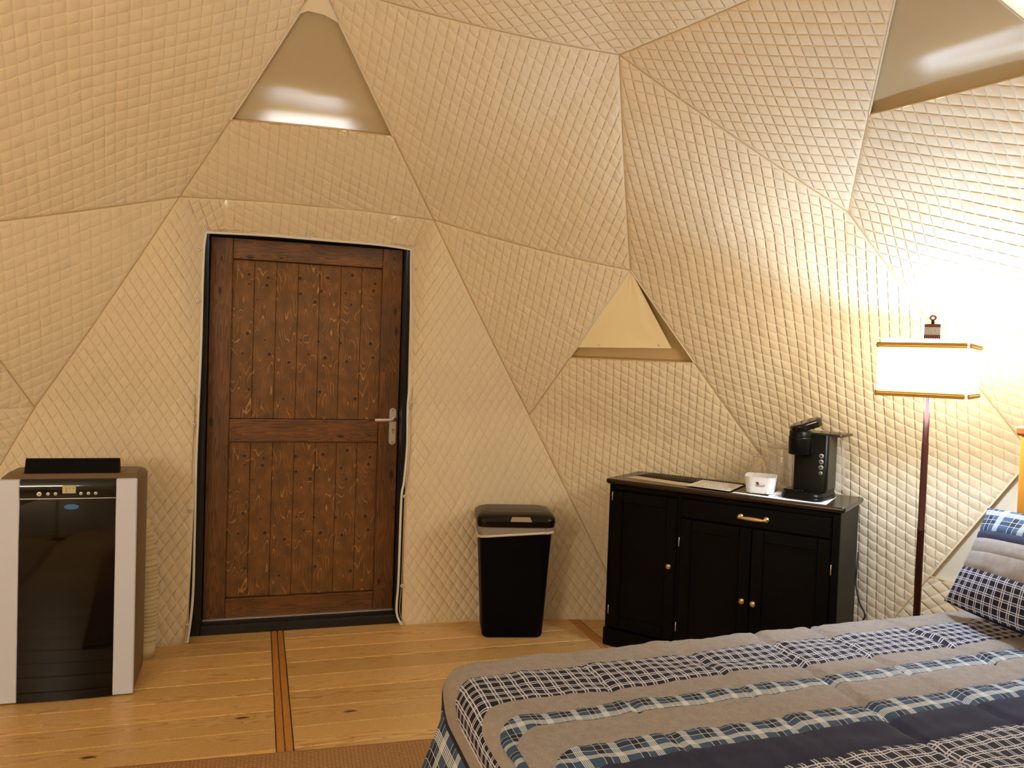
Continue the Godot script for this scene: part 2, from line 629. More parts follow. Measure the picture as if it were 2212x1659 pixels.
	M.binding = mat(rgb8(22, 24, 46), 0.85)
	M.mattress = mat(rgb8(225, 222, 215), 0.9)
	M.orange_pine = mat(rgb8(206, 138, 52), 0.35)
	M.orange_cap = mat(rgb8(170, 88, 34), 0.35)
	var j := jute_images()
	M.jute = textured(j[0], 0.9)
	M.jute.heightmap_enabled = true
	M.jute.heightmap_texture = tex(j[1])
	M.jute.heightmap_scale = 0.3
	M.cable = mat(rgb8(12, 12, 12), 0.5)

# ---------------------------------------------------------------- the dome
func sph(el: float, az: float, r := RAD) -> Vector3:
	var e := deg_to_rad(el)
	var a := deg_to_rad(az)
	return DOME + r * Vector3(cos(e) * sin(a), sin(e), -cos(e) * cos(a))

func hubs() -> void:
	# the hubs of a three-frequency dome that the photograph shows, where the lining really hangs
	V = {
		"A0": Vector3(-1.22, 1.122, -2.682), "A2": Vector3(1.228, 1.111, -2.726), "A3": Vector3(2.271, 0.965, -2.026), "A4": Vector3(2.80, 1.101, -0.931),
		"C0": Vector3(-1.574, 1.843, -2.208), "C1": Vector3(-0.597, 2.121, -2.491), "C2": Vector3(0.601, 2.115, -2.494), "C3": Vector3(1.561, 1.894, -2.187),
		"C4": Vector3(2.185, 2.106, -1.354), "C5": Vector3(2.564, 2.105, -0.197), "D0": Vector3(-0.032, 2.923, -1.847), "D1": Vector3(1.216, 2.744, -1.658),
		"D2": Vector3(1.782, 2.89, -0.628), "Dm1": Vector3(-1.211, 2.741, -1.666), "E1": Vector3(0.605, 3.378, -0.833),
		"F36": Vector3(1.769, 0, -2.449), "F60": Vector3(2.595, 0, -1.642), "F84": Vector3(2.978, 0, -0.318), "Fm36": Vector3(-1.732, 0, -2.384),
		"Am1": Vector3(-2.19, 1.075, -1.985), "F24": Vector3(1.163, 0, -2.595), "Fm24": Vector3(-0.925, 0, -2.493),
		"Jrt": Vector3(0.512, 1.976, -2.62), "Jrm": Vector3(0.518, 1.14, -2.62), "Jrb": Vector3(0.522, 0, -2.624),
		"Jlt": Vector3(-0.487, 1.983, -2.62), "Jlm": Vector3(-0.504, 1.092, -2.62), "Jlb": Vector3(-0.525, 0, -2.562),
	}

var SAG := {}                          # inward sag of an edge in metres; 0.02 where nothing is said
func sag_of(a: String, b: String) -> float:
	if SAG.has(a + b): return SAG[a + b]
	if SAG.has(b + a): return SAG[b + a]
	return 0.0 if a[0] in "JFT" or b[0] in "JFT" else 0.02

func tri_point(t: Array, b: Vector3) -> Vector3:
	var p: Vector3 = V[t[0]] * b.x + V[t[1]] * b.y + V[t[2]] * b.z
	var s := 4.0 * (sag_of(t[0], t[1]) * b.x * b.y + sag_of(t[1], t[2]) * b.y * b.z + sag_of(t[2], t[0]) * b.z * b.x)
	return p + (DOME - p).normalized() * s

func inward(t: Array) -> Vector3:
	var n: Vector3 = (V[t[1]] - V[t[0]]).cross(V[t[2]] - V[t[0]]).normalized()
	return n if n.dot(DOME + Vector3(0, 0.4, 0) - V[t[0]]) > 0 else -n

func puff(u: float, v: float) -> float:
	var a := absf(sin(PI * u))
	var b := absf(sin(PI * v))
	return 0.0046 * pow(a * b, 0.36) + 0.0007 * wrinkle.get_noise_2d(u * 7.0, v * 7.0) * sqrt(a * b) + 0.003 * wrinkle.get_noise_2d(u * 0.9 + 40, v * 0.9)

const SUB := [0.0, 0.09, 0.34, 0.66, 0.91]

# one stitched sheet: triangles that share its cloth; lat = [angle A, angle B, cell, x, y] in the plane of the first triangle; cuts = {triangle index: [tL, tR]} keeps the part below that line
func sheet(parent: Node3D, tris: Array, lat: Array, cuts := {}, called := "quilted_panel", m: Material = null) -> void:
	# unfold
	var flat := {}
	var t0: Array = tris[0]
	var A: Vector3 = V[t0[0]]
	var ex: Vector3 = (V[t0[1]] - A).normalized()
	var nn: Vector3 = (V[t0[1]] - A).cross(V[t0[2]] - A).normalized()
	var ey := nn.cross(ex)
	for k in t0: flat[k] = Vector2((V[k] - A).dot(ex), (V[k] - A).dot(ey))
	for i in range(1, tris.size()):
		var t: Array = tris[i]
		for k in 3:
			if not flat.has(t[k]) and flat.has(t[(k + 1) % 3]) and flat.has(t[(k + 2) % 3]):
				var p: String = t[(k + 1) % 3]
				var q: String = t[(k + 2) % 3]
				var other := ""
				for s in tris.slice(0, i):
					if p in s and q in s:
						for z in s:
							if z != p and z != q: other = z
				var pq: Vector2 = (flat[q] - flat[p])
				var L := pq.length()
				var e: Vector2 = pq / L
				var d3: Vector3 = V[t[k]] - V[p]
				var e3: Vector3 = (V[q] - V[p]).normalized()
				var along := d3.dot(e3)
				var off := (d3 - e3 * along).length()
				var perp := Vector2(-e.y, e.x)
				if other and (flat[other] - flat[p]).dot(perp) > 0: perp = -perp
				flat[t[k]] = flat[p] + e * along + perp * off
	var da: Vector2 = Vector2.from_angle(deg_to_rad(lat[0])) * float(lat[2])
	var db: Vector2 = Vector2.from_angle(deg_to_rad(lat[1])) * float(lat[2])
	var org := Vector2(lat[3], lat[4])
	var det: float = da.cross(db)
	var uv_of := func(p: Vector2) -> Vector2: return Vector2((p - org).cross(db), da.cross(p - org)) / det
	var edges := {}
	for t in tris:
		for k in 3:
			var key: String = t[k] + t[(k + 1) % 3] if t[k] < t[(k + 1) % 3] else t[(k + 1) % 3] + t[k]
			edges[key] = edges.get(key, []) + [t]
	var vs3 := PackedVector3Array()
	var ns := PackedVector3Array()
	var uvs := PackedVector2Array()
	var idx := PackedInt32Array()
	for ti in tris.size():
		var t: Array = tris[ti]
		var U := [uv_of.call(flat[t[0]]), uv_of.call(flat[t[1]]), uv_of.call(flat[t[2]])]
		var nin := inward(t)
		var area: float = (U[1] - U[0]).cross(U[2] - U[0])
		var heights := []
		var fold := []
		var navg := []
		for k in 3:                    # edge opposite corner k
			var a: String = t[(k + 1) % 3]
			var b: String = t[(k + 2) % 3]
			var e3: Vector3 = (V[b] - V[a]).normalized()
			var d3: Vector3 = V[t[k]] - V[a]
			heights.append((d3 - e3 * d3.dot(e3)).length())
			var key := a + b if a < b else b + a
			var two: Array = edges[key]
			fold.append(two.size() == 2)
			navg.append((inward(two[0]) + inward(two[1])).normalized() if two.size() == 2 else nin)
		var S := [sag_of(t[0], t[1]), sag_of(t[1], t[2]), sag_of(t[2], t[0])]
		var P0: Vector3 = V[t[0]]
		var P1: Vector3 = V[t[1]]
		var P2: Vector3 = V[t[2]]
		var cut: Array = cuts.get(ti, [])
		var bary := func(p: Vector2) -> Vector3:
			var b1: float = (p - U[0]).cross(U[2] - U[0]) / area
			var b2: float = (U[1] - U[0]).cross(p - U[0]) / area
			return Vector3(1.0 - b1 - b2, b1, b2)
		var at := func(p: Vector2) -> Vector3:
			var b: Vector3 = bary.call(p)
			var q := P0 * b.x + P1 * b.y + P2 * b.z
			q += (DOME - q).normalized() * 4.0 * (S[0] * b.x * b.y + S[1] * b.y * b.z + S[2] * b.z * b.x)
			var edge := 1.0
			for k in 3:
				if not fold[k]: edge = minf(edge, maxf(b[k], 0.0) * heights[k])
			var h := puff(p.x, p.y) * smoothstep(0.0, 0.02, edge) - 0.004 * (1.0 - smoothstep(0.0, 0.007, edge))
			return q + (DOME - q).normalized() * h
		var sgn := signf(((P1 - P0).cross(P2 - P0)).dot(nin)) * signf(area)
		var normal := func(p: Vector2) -> Vector3:
			var c: Vector3 = at.call(p)
			var n: Vector3 = (at.call(p + Vector2(0.02, 0)) - c).cross(at.call(p + Vector2(0, 0.02)) - c) * sgn
			n = n.normalized()
			var b: Vector3 = bary.call(p)
			for k in 3:
				if fold[k]:
					var w := clampf(1.0 - b[k] * heights[k] / 0.16, 0.0, 1.0)
					n += (navg[k] - nin) * w * w
			return n.normalized()
		var inside := func(b: Vector3) -> bool:
			if b.x < 0 or b.y < 0 or b.z < 0: return false
			return cut.is_empty() or cut[0] / (1.0 - cut[0]) * b.x + cut[1] / (1.0 - cut[1]) * b.y - b.z >= 0
		var clip: Array = [U[0], U[1], U[2]]
		if not cut.is_empty():
			clip = [U[0], U[1], U[1].lerp(U[2], cut[1]), U[0].lerp(U[2], cut[0])]
		if area < 0: clip.reverse()
		var lo: Vector2 = U[0].min(U[1]).min(U[2]).floor()
		var hi: Vector2 = U[0].max(U[1]).max(U[2]).ceil()
		var us := []
		for i in range(int(lo.x), int(hi.x)):
			for s in SUB: us.append(i + s)
		us.append(hi.x)
		var vv := []
		for j in range(int(lo.y), int(hi.y)):
			for s in SUB: vv.append(j + s)
		vv.append(hi.y)
		var nu := us.size()
		var ins := PackedByteArray()
		ins.resize(nu * vv.size())
		var where := PackedInt32Array()
		where.resize(nu * vv.size())
		where.fill(-1)
		for j in vv.size():
			for i in nu:
				ins[j * nu + i] = 1 if inside.call(bary.call(Vector2(us[i], vv[j]))) else 0
		for j in vv.size() - 1:
			for i in nu - 1:
				var c := [j * nu + i, j * nu + i + 1, (j + 1) * nu + i + 1, (j + 1) * nu + i]
				var n_in := ins[c[0]] + ins[c[1]] + ins[c[2]] + ins[c[3]]
				if n_in == 4:
					for q in c:
						if where[q] < 0:
							var p := Vector2(us[q % nu], vv[q / nu])
							where[q] = vs3.size()
							vs3.append(at.call(p))
							ns.append(normal.call(p))
							uvs.append(p)
					var o := [where[c[0]], where[c[1]], where[c[2]], where[c[3]]]
					if sgn > 0: idx.append_array(PackedInt32Array([o[0], o[2], o[1], o[0], o[3], o[2]]))
					else: idx.append_array(PackedInt32Array([o[0], o[1], o[2], o[0], o[2], o[3]]))
				else:
					var poly := [Vector2(us[i], vv[j]), Vector2(us[i + 1], vv[j]), Vector2(us[i + 1], vv[j + 1]), Vector2(us[i], vv[j + 1])]
					if n_in == 0:      # quick reject
						var mid: Vector3 = bary.call((poly[0] + poly[2]) * 0.5)
						if minf(mid.x, minf(mid.y, mid.z)) < -0.05: continue
					for e in clip.size():
						var a: Vector2 = clip[e]
						var b: Vector2 = clip[(e + 1) % clip.size()]
						var out := []
						for k in poly.size():
							var p: Vector2 = poly[k]
							var q: Vector2 = poly[(k + 1) % poly.size()]
							var sp := (b - a).cross(p - a)
							var sq := (b - a).cross(q - a)
							if sp >= 0: out.append(p)
							if (sp >= 0) != (sq >= 0): out.append(p.lerp(q, sp / (sp - sq)))
						poly = out
						if poly.size() < 3: break
					if poly.size() < 3: continue
					var base := vs3.size()
					for p in poly:
						vs3.append(at.call(p))
						ns.append(normal.call(p))
						uvs.append(p)
					for k in range(1, poly.size() - 1):
						if sgn > 0: idx.append_array(PackedInt32Array([base, base + k + 1, base + k]))
						else: idx.append_array(PackedInt32Array([base, base + k, base + k + 1]))
	var arr := []
	arr.resize(Mesh.ARRAY_MAX)
	arr[Mesh.ARRAY_VERTEX] = vs3
	arr[Mesh.ARRAY_NORMAL] = ns
	arr[Mesh.ARRAY_TEX_UV] = uvs
	arr[Mesh.ARRAY_INDEX] = idx
	var am := ArrayMesh.new()
	am.add_surface_from_arrays(Mesh.PRIMITIVE_TRIANGLES, arr)
	add(called, am, m if m else M.liner, parent)

# a seam cord along a hub-to-hub edge, sunk in the groove
func seam(parent: Node3D, t: Array, a: int, b: int, m: Material, r := 0.003, from := 0.0, to := 1.0, out := 0.003) -> void:
	var pts := []
	for i in 25:
		var k := lerpf(from, to, i / 24.0)
		var w := Vector3()
		w[a] = 1.0 - k
		w[b] = k
		var p := tri_point(t, w)
		pts.append(p + (p - DOME).normalized() * out)
	cord("seam", pts, r, m, parent, 6)

# a triangular window: cut = heights of its lower corners, depth outward
func window_unit(w: Node3D, t: Array, tl: float, tr: float, depth: float, m: Material, bulge: Callable, slits := []) -> void:
	var L := Vector3(1.0 - tl, 0, tl)
	var R := Vector3(0, 1.0 - tr, tr)
	var Tp := Vector3(0, 0, 1)
	var nout := -inward(t)
	var n := 28
	var f := func(u: float, v: float) -> Vector3:
		var row := L.lerp(R, u).lerp(Tp, v)
		return tri_point(t, row) + nout * (depth + bulge.call(u, v))
	var flip: bool = ((f.call(1, 0) - f.call(0, 0)) as Vector3).cross(f.call(0.5, 0.9) - f.call(0.5, 0)).dot(nout) > 0
	add("membrane", grid(n, n, f, func(u: float, v: float) -> Vector2: return Vector2(u, v), flip), m, w)
	var reach := depth + (0.05 if slits.is_empty() else 0.24)
	var st := begin()
	for e in [[L, R], [R, Tp], [Tp, L]]:
		for k in 16:
			var a: Vector3 = e[0].lerp(e[1], k / 16.0)
			var b: Vector3 = e[0].lerp(e[1], (k + 1) / 16.0)
			var p := tri_point(t, a)
			var q := tri_point(t, b)
			quad(st, p + nout * 0.004, q + nout * 0.004, q + nout * reach, p + nout * reach, 1)
	commit("reveal", finish(st), M.reveal, w)
	var edge := []
	for k in 25: edge.append(tri_point(t, L.lerp(R, k / 24.0)) + nout * 0.002)
	cord("sill_piping", edge, 0.005, M.reveal, w, 6)
	for e in [[R, Tp], [Tp, L]]:
		var pts := []
		for k in 25: pts.append(tri_point(t, e[0].lerp(e[1], k / 24.0)) + nout * 0.001)
		cord("side_piping", pts, 0.004, M.pipe, w, 6)
	if slits.is_empty(): return
	# opaque mask added behind the membrane, shaping daylight into bright streaks
	var us := [0.0, 1.0]
	var vs := [0.0, 1.0]
	for q in slits:
		us.append_array([q[0], q[1]])
		vs.append_array([q[2], q[3]])
	us.sort()
	vs.sort()
	st = begin()
	var at := func(u: float, v: float) -> Vector3: return tri_point(t, L.lerp(R, u).lerp(Tp, v)) + nout * (depth + 0.05)
	for i in us.size() - 1:
		for j in vs.size() - 1:
			var c := Vector2((us[i] + us[i + 1]) / 2, (vs[j] + vs[j + 1]) / 2)
			var open := false
			for q in slits: open = open or (c.x > q[0] and c.x < q[1] and c.y > q[2] and c.y < q[3])
			if open or us[i + 1] - us[i] < 1e-6 or vs[j + 1] - vs[j] < 1e-6: continue
			quad(st, at.call(us[i], vs[j]), at.call(us[i + 1], vs[j]), at.call(us[i + 1], vs[j + 1]), at.call(us[i], vs[j + 1]))
	commit("slit_mask", finish(st), M.cover, w)

func dome() -> void:
	hubs()
	SAG = {"C1C2": -0.035, "D0D1": 0.045, "C2C3": 0.035, "C1D0": 0.015, "C2D0": 0.015, "A2A3": 0.0, "A0Am1": 0.0}
	wrinkle.seed = 7
	wrinkle.frequency = 0.35
	wrinkle.fractal_octaves = 2
	var back := thing("wall_back", "cream diamond-quilted fabric lining around the wooden door and behind the waste bin", "wall", Transform3D(), "", "structure")
	var left := thing("wall_left", "tan-lit diamond-quilted fabric lining left of the wooden door above the air conditioner", "wall", Transform3D(), "", "structure")
	var right := thing("wall_right", "bright cream diamond-quilted fabric lining behind the dresser and floor lamp", "wall", Transform3D(), "", "structure")
	var ceil := thing("ceiling", "quilted fabric lining of the dome roof overhead", "ceiling", Transform3D(), "", "structure")
	# lintel strip over the door in three pieces
	var lt := ["C1", "C2", "D0"]
	V.T1 = tri_point(lt, Vector3(0.83, 0.17, 0))
	V.T2 = tri_point(lt, Vector3(0.5, 0.5, 0))
	V.T3 = tri_point(lt, Vector3(0.145, 0.855, 0))
	V.Tb1 = Vector3(-0.407, 1.990, -2.62)
	V.Tbm = Vector3(0.02, 1.985, -2.622)
	V.Tb3 = Vector3(0.427, 1.981, -2.62)
	sheet(left, [["C1", "Dm1", "C0"], ["C1", "D0", "Dm1"]], [142.1, 255.6, 0.0465, 0.4428, 0.1138])
	sheet(left, [["C0", "C1", "A0"]], [99.5, -14.0, 0.0465, 0.4067, 0.2751])
	sheet(left, [["C0", "A0", "Am1"]], [34.3, -79.2, 0.0465, 0.8644, 0.0847])
	sheet(left, [["A0", "Fm36", "Am1"]], [-65.8, -132.3, 0.0465, 0.1802, -0.0228])
	sheet(left, [["C1", "A0", "Jlm"], ["C1", "Jlm", "Jlt"], ["A0", "Fm24", "Jlm"], ["Fm24", "Jlb", "Jlm"], ["A0", "Fm36", "Fm24"], ["C1", "Jlt", "T1"], ["T1", "Jlt", "Tb1"]], [63.7, -2.8, 0.0465, 1.1193, 0.6085])
	sheet(back, [["C1", "C2", "D0"]], [-25.2, -91.7, 0.0465, 0.5159, 0.4009], {0: [0.394, 0.409]})
	sheet(back, [["D0", "D1", "C2"], ["D1", "C3", "C2"]], [93.2, 26.7, 0.0473, 0.5758, 0.1542])
	sheet(back, [["C2", "C3", "A2"]], [87.9, 21.4, 0.0446, 0.2959, 0.0376])
	sheet(back, [["A2", "A3", "C3"], ["A2", "F36", "A3"]], [-86.3, -19.8, 0.0441, 0.4207, 0.1918], {0: [0.428, 0.512]})
	sheet(back, [["C2", "A2", "Jrm"], ["C2", "Jrm", "Jrt"], ["A2", "F24", "Jrm"], ["F24", "Jrb", "Jrm"], ["A2", "F36", "F24"], ["C2", "Jrt", "T3"], ["T3", "Jrt", "Tb3"]], [-3.6, 62.9, 0.0480, 1.2272, 0.4617])
	sheet(back, [["T1", "T2", "Tbm"], ["T1", "Tbm", "Tb1"], ["T2", "T3", "Tbm"], ["T3", "Tb3", "Tbm"]], [25.5, 92, 0.0465, 0, 0])
	sheet(right, [["C3", "A3", "C4"], ["D1", "C3", "C4"], ["C4", "A3", "A4"], ["A3", "F60", "A4"]], [-26.1, 40.4, 0.0465, 0.3904, 0.2933])
	sheet(right, [["A3", "F36", "F60"]], [-26.1, 40.4, 0.0465, 0, 0])
	sheet(right, [["C4", "A4", "C5"], ["C4", "C5", "D2"]], [-24.6, 41.9, 0.0461, -0.1947, 0.3804], {1: [0.413, 0.425]})
	sheet(right, [["F60", "F84", "A4"]], [-33.5, 33.0, 0.0510, 0.349, 0.4683], {0: [0.459, 0.44]})
	sheet(ceil, [["D1", "C4", "D2"]], [-32.8, 33.7, 0.0462, 0.5143, 0.3338])
	sheet(ceil, [["D0", "D1", "E1"], ["D1", "D2", "E1"]], [-37.5, 29.0, 0.0469, 0.6864, 0.0176])
	# thin sewn seams between the sheets
	for s in [[left, ["C1", "D0", "Dm1"], 0, 1], [left, ["C0", "C1", "A0"], 0, 1], [left, ["C0", "C1", "A0"], 1, 2], [left, ["C0", "C1", "A0"], 0, 2], [left, ["A0", "Fm36", "Am1"], 0, 1],
			[back, ["C1", "C2", "D0"], 0, 1], [back, ["D0", "D1", "C2"], 0, 2], [back, ["C2", "C3", "A2"], 0, 1], [back, ["C2", "C3", "A2"], 0, 2], [back, ["C2", "C3", "A2"], 1, 2], [back, ["A2", "F36", "A3"], 0, 1],
			[right, ["D1", "C3", "C4"], 0, 1], [right, ["C3", "A3", "C4"], 0, 1], [right, ["C4", "A4", "C5"], 0, 1], [right, ["F60", "F84", "A4"], 0, 2],
			[ceil, ["D0", "D1", "E1"], 0, 1], [ceil, ["D1", "D2", "E1"], 0, 1], [ceil, ["D1", "C4", "D2"], 0, 1], [ceil, ["D1", "C4", "D2"], 1, 2]]:
		seam(s[0], s[1], s[2], s[3], M.seam)
	# piping and snaps along the door opening
	var lp := smooth_path([Vector3(-0.487, 1.981, -2.612), Vector3(-0.495, 1.887, -2.61), Vector3(-0.497, 1.675, -2.61), Vector3(-0.498, 1.429, -2.61), Vector3(-0.504, 1.092, -2.61), Vector3(-0.508, 0.866, -2.607), Vector3(-0.507, 0.526, -2.6), Vector3(-0.508, 0.207, -2.58), Vector3(-0.525, 0.008, -2.555)])
	var tp := smooth_path([Vector3(-0.487, 1.983, -2.612), Vector3(-0.2, 1.99, -2.615), Vector3(0.1, 1.988, -2.615), Vector3(0.35, 1.985, -2.612), Vector3(0.512, 1.974, -2.612)])
	var rp := smooth_path([Vector3(0.512, 1.972, -2.612), Vector3(0.514, 1.828, -2.61), Vector3(0.522, 1.587, -2.61), Vector3(0.527, 1.346, -2.61), Vector3(0.518, 1.152, -2.61), Vector3(0.521, 0.957, -2.61), Vector3(0.51, 0.763, -2.61), Vector3(0.499, 0.665, -2.61), Vector3(0.497, 0.249, -2.612), Vector3(0.492, 0.077, -2.612), Vector3(0.521, 0.006, -2.615)])
	for path in [lp, tp, rp]:
		cord("edge_piping", path, 0.0062, M.white_pipe, back, 8)
		var inner := []
		for p in path: inner.append(p + Vector3(-0.016 if path == lp else (0.016 if path == rp else 0.0), 0.016 if path == tp else 0.0, 0.006))
		cord("hem_stitching", inner, 0.0022, M.seam, back, 5)
	for s in [[-0.492, 2.005], [-0.513, 1.90], [-0.515, 1.65], [-0.522, 1.055], [-0.526, 0.64], [-0.527, 0.09], [0.0, 2.012], [0.535, 1.87], [0.541, 1.60], [0.537, 1.18], [0.512, 0.69], [0.512, 0.22], [0.522, 2.0]]:
		var st := lathe_smooth([Vector2(0, 0), Vector2(0.0085, 0), Vector2(0.0095, 0.002), Vector2(0.008, 0.0045), Vector2(0.004, 0.005), Vector2(0, 0.0035)], 14)
		var z := -2.588 if s[1] > 0.2 else -2.56
		var o := commit("snap", st, M.snap, back, Transform3D(Basis(Vector3.RIGHT, PI / 2), Vector3(s[0], s[1], z)))
		box("snap_hole", Vector3(0, 0.0045, 0), Vector3(0.004, 0.003, 0.004), M.hole, o, 0.0005)
	# the windows
	var w1 := thing("window_1", "tall triangular vinyl window with a bright lower edge above the wooden door", "window", Transform3D(), "", "structure")
	window_unit(w1, lt, 0.394, 0.409, 0.022, M.vinyl, func(u: float, v: float) -> float:
		var k := clampf(1.0 - v, 0.0, 1.0)
		return (0.016 * k - 0.020 * exp(-pow((v - 0.17 - 0.10 * (0.5 - u)) / 0.05, 2.0))) * sin(PI * u) * minf(1.0, v * 8.0), [[0.20, 0.74, 0.012, 0.075], [0.16, 0.44, 0.20, 0.22], [0.44, 0.70, 0.175, 0.198]])
	var st := begin()
	var vl := [tri_point(lt, Vector3(0.125, 0, 0.875)), tri_point(lt, Vector3(0.09, 0.02, 0.89)), tri_point(lt, Vector3(0.04, 0.075, 0.885)), tri_point(lt, Vector3(0.0, 0.135, 0.865))]
	for k in 3:
		var nin := inward(lt) * 0.012
		var top: Vector3 = V.D0 + inward(lt) * 0.01
		tri(st, vl[k] + nin, vl[k + 1] + nin, top)
		tri(st, vl[k + 1] + nin * 0.6, vl[k] + nin * 0.6, top - nin * 0.4)
		quad(st, vl[k] + nin * 0.6, vl[k + 1] + nin * 0.6, vl[k + 1] + nin, vl[k] + nin)
	commit("valance", finish(st), M.valance, w1)
	var w2 := thing("window_2", "small triangular window with a pale satin flap above the black dresser", "window", Transform3D(), "", "structure")
	var t2 := ["A2", "A3", "C3"]
	window_unit(w2, t2, 0.428, 0.512, 0.05, M.reveal, func(u: float, v: float) -> float: return 0.0)
	var fl := [Vector3(0.492, 0.004, 0.504), Vector3(0.056, 0.362, 0.582), Vector3(0.0, 0.0, 1.0)]
	var f2 := func(u: float, v: float) -> Vector3:
		return tri_point(t2, fl[0].lerp(fl[1], u).lerp(fl[2], v)) - inward(t2) * (0.004 + 0.012 * sin(PI * u) * (1.0 - v) * sin(PI * v * 0.9) + 0.0035 * wrinkle.get_noise_2d(u * 7, v * 7))
	add("flap", grid(24, 24, f2, func(u: float, v: float) -> Vector2: return Vector2(u, v), true), M.flap, w2)
	var hem := []
	for k in 20: hem.append(f2.call(k / 19.0, 0.0))
	cord("flap_hem", hem, 0.003, M.flap, w2, 6)
	for k in [0.22, 0.88]:
		var p: Vector3 = f2.call(k, 0.035)
		commit("flap_snap", lathe_smooth([Vector2(0, 0), Vector2(0.006, 0), Vector2(0.005, 0.003), Vector2(0, 0.004)], 10), M.snap, w2, Transform3D(Basis(Quaternion(Vector3.UP, inward(t2))), p))
	var w3 := thing("window_3", "tan triangular vinyl window with a pale green streak high above the floor lamp", "window", Transform3D(), "", "structure")
	window_unit(w3, ["C4", "C5", "D2"], 0.413, 0.425, 0.024, M.vinyl, func(u: float, v: float) -> float:
		return 0.012 * sin(PI * u) * minf(1.0, v * 6.0) - 0.018 * exp(-pow((v - 0.20) / 0.05, 2.0)) * clampf((u - 0.25) * 4.0, 0.0, 1.0), [[0.30, 0.96, 0.20, 0.235]])
	var w4 := thing("window_4", "grey-white triangular vinyl window behind the plaid pillow", "window", Transform3D(), "", "structure")
	window_unit(w4, ["F60", "F84", "A4"], 0.459, 0.44, 0.02, M.vinyl_pale, func(u: float, v: float) -> float: return 0.008 * sin(PI * u) + 0.003 * wrinkle.get_noise_2d(u * 5, v * 5))
	shell()

# the rest of the lining behind the camera, and the weatherproof outer cover
func shell() -> void:
	var pts := []
	var e0 := rad_to_deg(atan(0.5))
	var ico := [Vector2(90, 0)]
	for i in 5: ico.append(Vector2(e0, 36 + 72 * i))
	for i in 5: ico.append(Vector2(-e0, 72 * i))
	ico.append(Vector2(-90, 0))
	var P := []
	for q in ico: P.append((sph(q.x, q.y) - DOME) / RAD)
	var faces := []
	for a in 12:
		for b in range(a + 1, 12):
			for c in range(b + 1, 12):
				if P[a].distance_to(P[b]) < 1.1 and P[b].distance_to(P[c]) < 1.1 and P[a].distance_to(P[c]) < 1.1: faces.append([P[a], P[b], P[c]])
	var lining := thing("wall_front", "cream quilted lining of the dome behind the viewer", "wall", Transform3D(), "", "structure")
	var cover := thing("wall_outside", "weatherproof outer cover of the dome", "cover", Transform3D(), "", "structure")
	var st := begin()
	var sc := begin()
	for f in faces:
		for i in 3:
			for j in 3 - i:
				var quad_tris := [[[i, j], [i + 1, j], [i, j + 1]]]
				if i + j < 2: quad_tris.append([[i + 1, j], [i + 1, j + 1], [i, j + 1]])
				for q in quad_tris:
					var v := []
					for ij in q:
						v.append(((f[0] * (3 - ij[0] - ij[1]) + f[1] * ij[0] + f[2] * ij[1]) as Vector3).normalized())
					var mid: Vector3 = (v[0] + v[1] + v[2]) / 3.0
					var low := minf(v[0].y, minf(v[1].y, v[2].y))
					if low < -0.2: continue
					if (v[1] - v[0]).cross(v[2] - v[0]).dot(mid) > 0: v = [v[0], v[2], v[1]]
					var pin := []
					var pout := []
					for p in v:
						var a: Vector3 = DOME + p * RAD
						if p.y < -0.1: a.y = 0.0
						pin.append(a)
						var b: Vector3 = DOME + p * RAD * 1.055
						if p.y < -0.1: b.y = -0.03
						pout.append(b)
					# the lining that is sewn in detail above stays out of this coarse mesh
					var az := rad_to_deg(atan2(mid.x, -mid.z))
					var el := rad_to_deg(asin(mid.y / mid.length()))
					var detailed := (az > -44 and az < 92 and el < 47) or (az > -32 and az < 80 and el < 66 and el > 40)
					if az > -60 and az < -40 and el < 20: detailed = az > -52
					if not detailed: tri(st, pin[0], pin[1], pin[2])
					var name_of := ""
					if mid.distance_to(((V.C1 + V.C2 + V.D0) / 3.0 - DOME) / RAD) < 0.1: name_of = "w1"
					if mid.distance_to(((V.C4 + V.C5 + V.D2) / 3.0 - DOME) / RAD) < 0.1: name_of = "w3"
					if absf(az) < 16 and el < 34: continue
					if name_of == "":
						tri(sc, pout[0], pout[1], pout[2])
					else:
						continue
	# the door porch that the cover runs into
	var ring := []
	for q in ["C1", "C2", "A2", "F12", "Fm12", "A0"]:
		var e: Vector2 = {"C1": Vector2(30.99, -13.61), "C2": Vector2(30.99, 13.61), "A2": Vector2(9.88, 24.18), "F12": Vector2(-9.88, 11.82), "Fm12": Vector2(-9.88, -11.82), "A0": Vector2(9.88, -24.18)}[q]
		var w := sph(e.x, e.y, RAD * 1.055)
		if e.x < 0: w.y = -0.03
		ring.append(w)
	var box_ := [Vector3(-0.8, 2.5, -3.3), Vector3(0.8, 2.5, -3.3), Vector3(1.2, 1.1, -3.3), Vector3(0.8, -0.03, -3.3), Vector3(-0.8, -0.03, -3.3), Vector3(-1.2, 1.1, -3.3)]
	for k in 6: quad(sc, ring[k], ring[(k + 1) % 6], box_[(k + 1) % 6], box_[k])
	for k in range(1, 5): tri(sc, box_[0], box_[k], box_[k + 1])
	commit("quilted_panel", finish(st), M.liner, lining)
	commit("outer_cover", finish(sc), M.cover, cover)

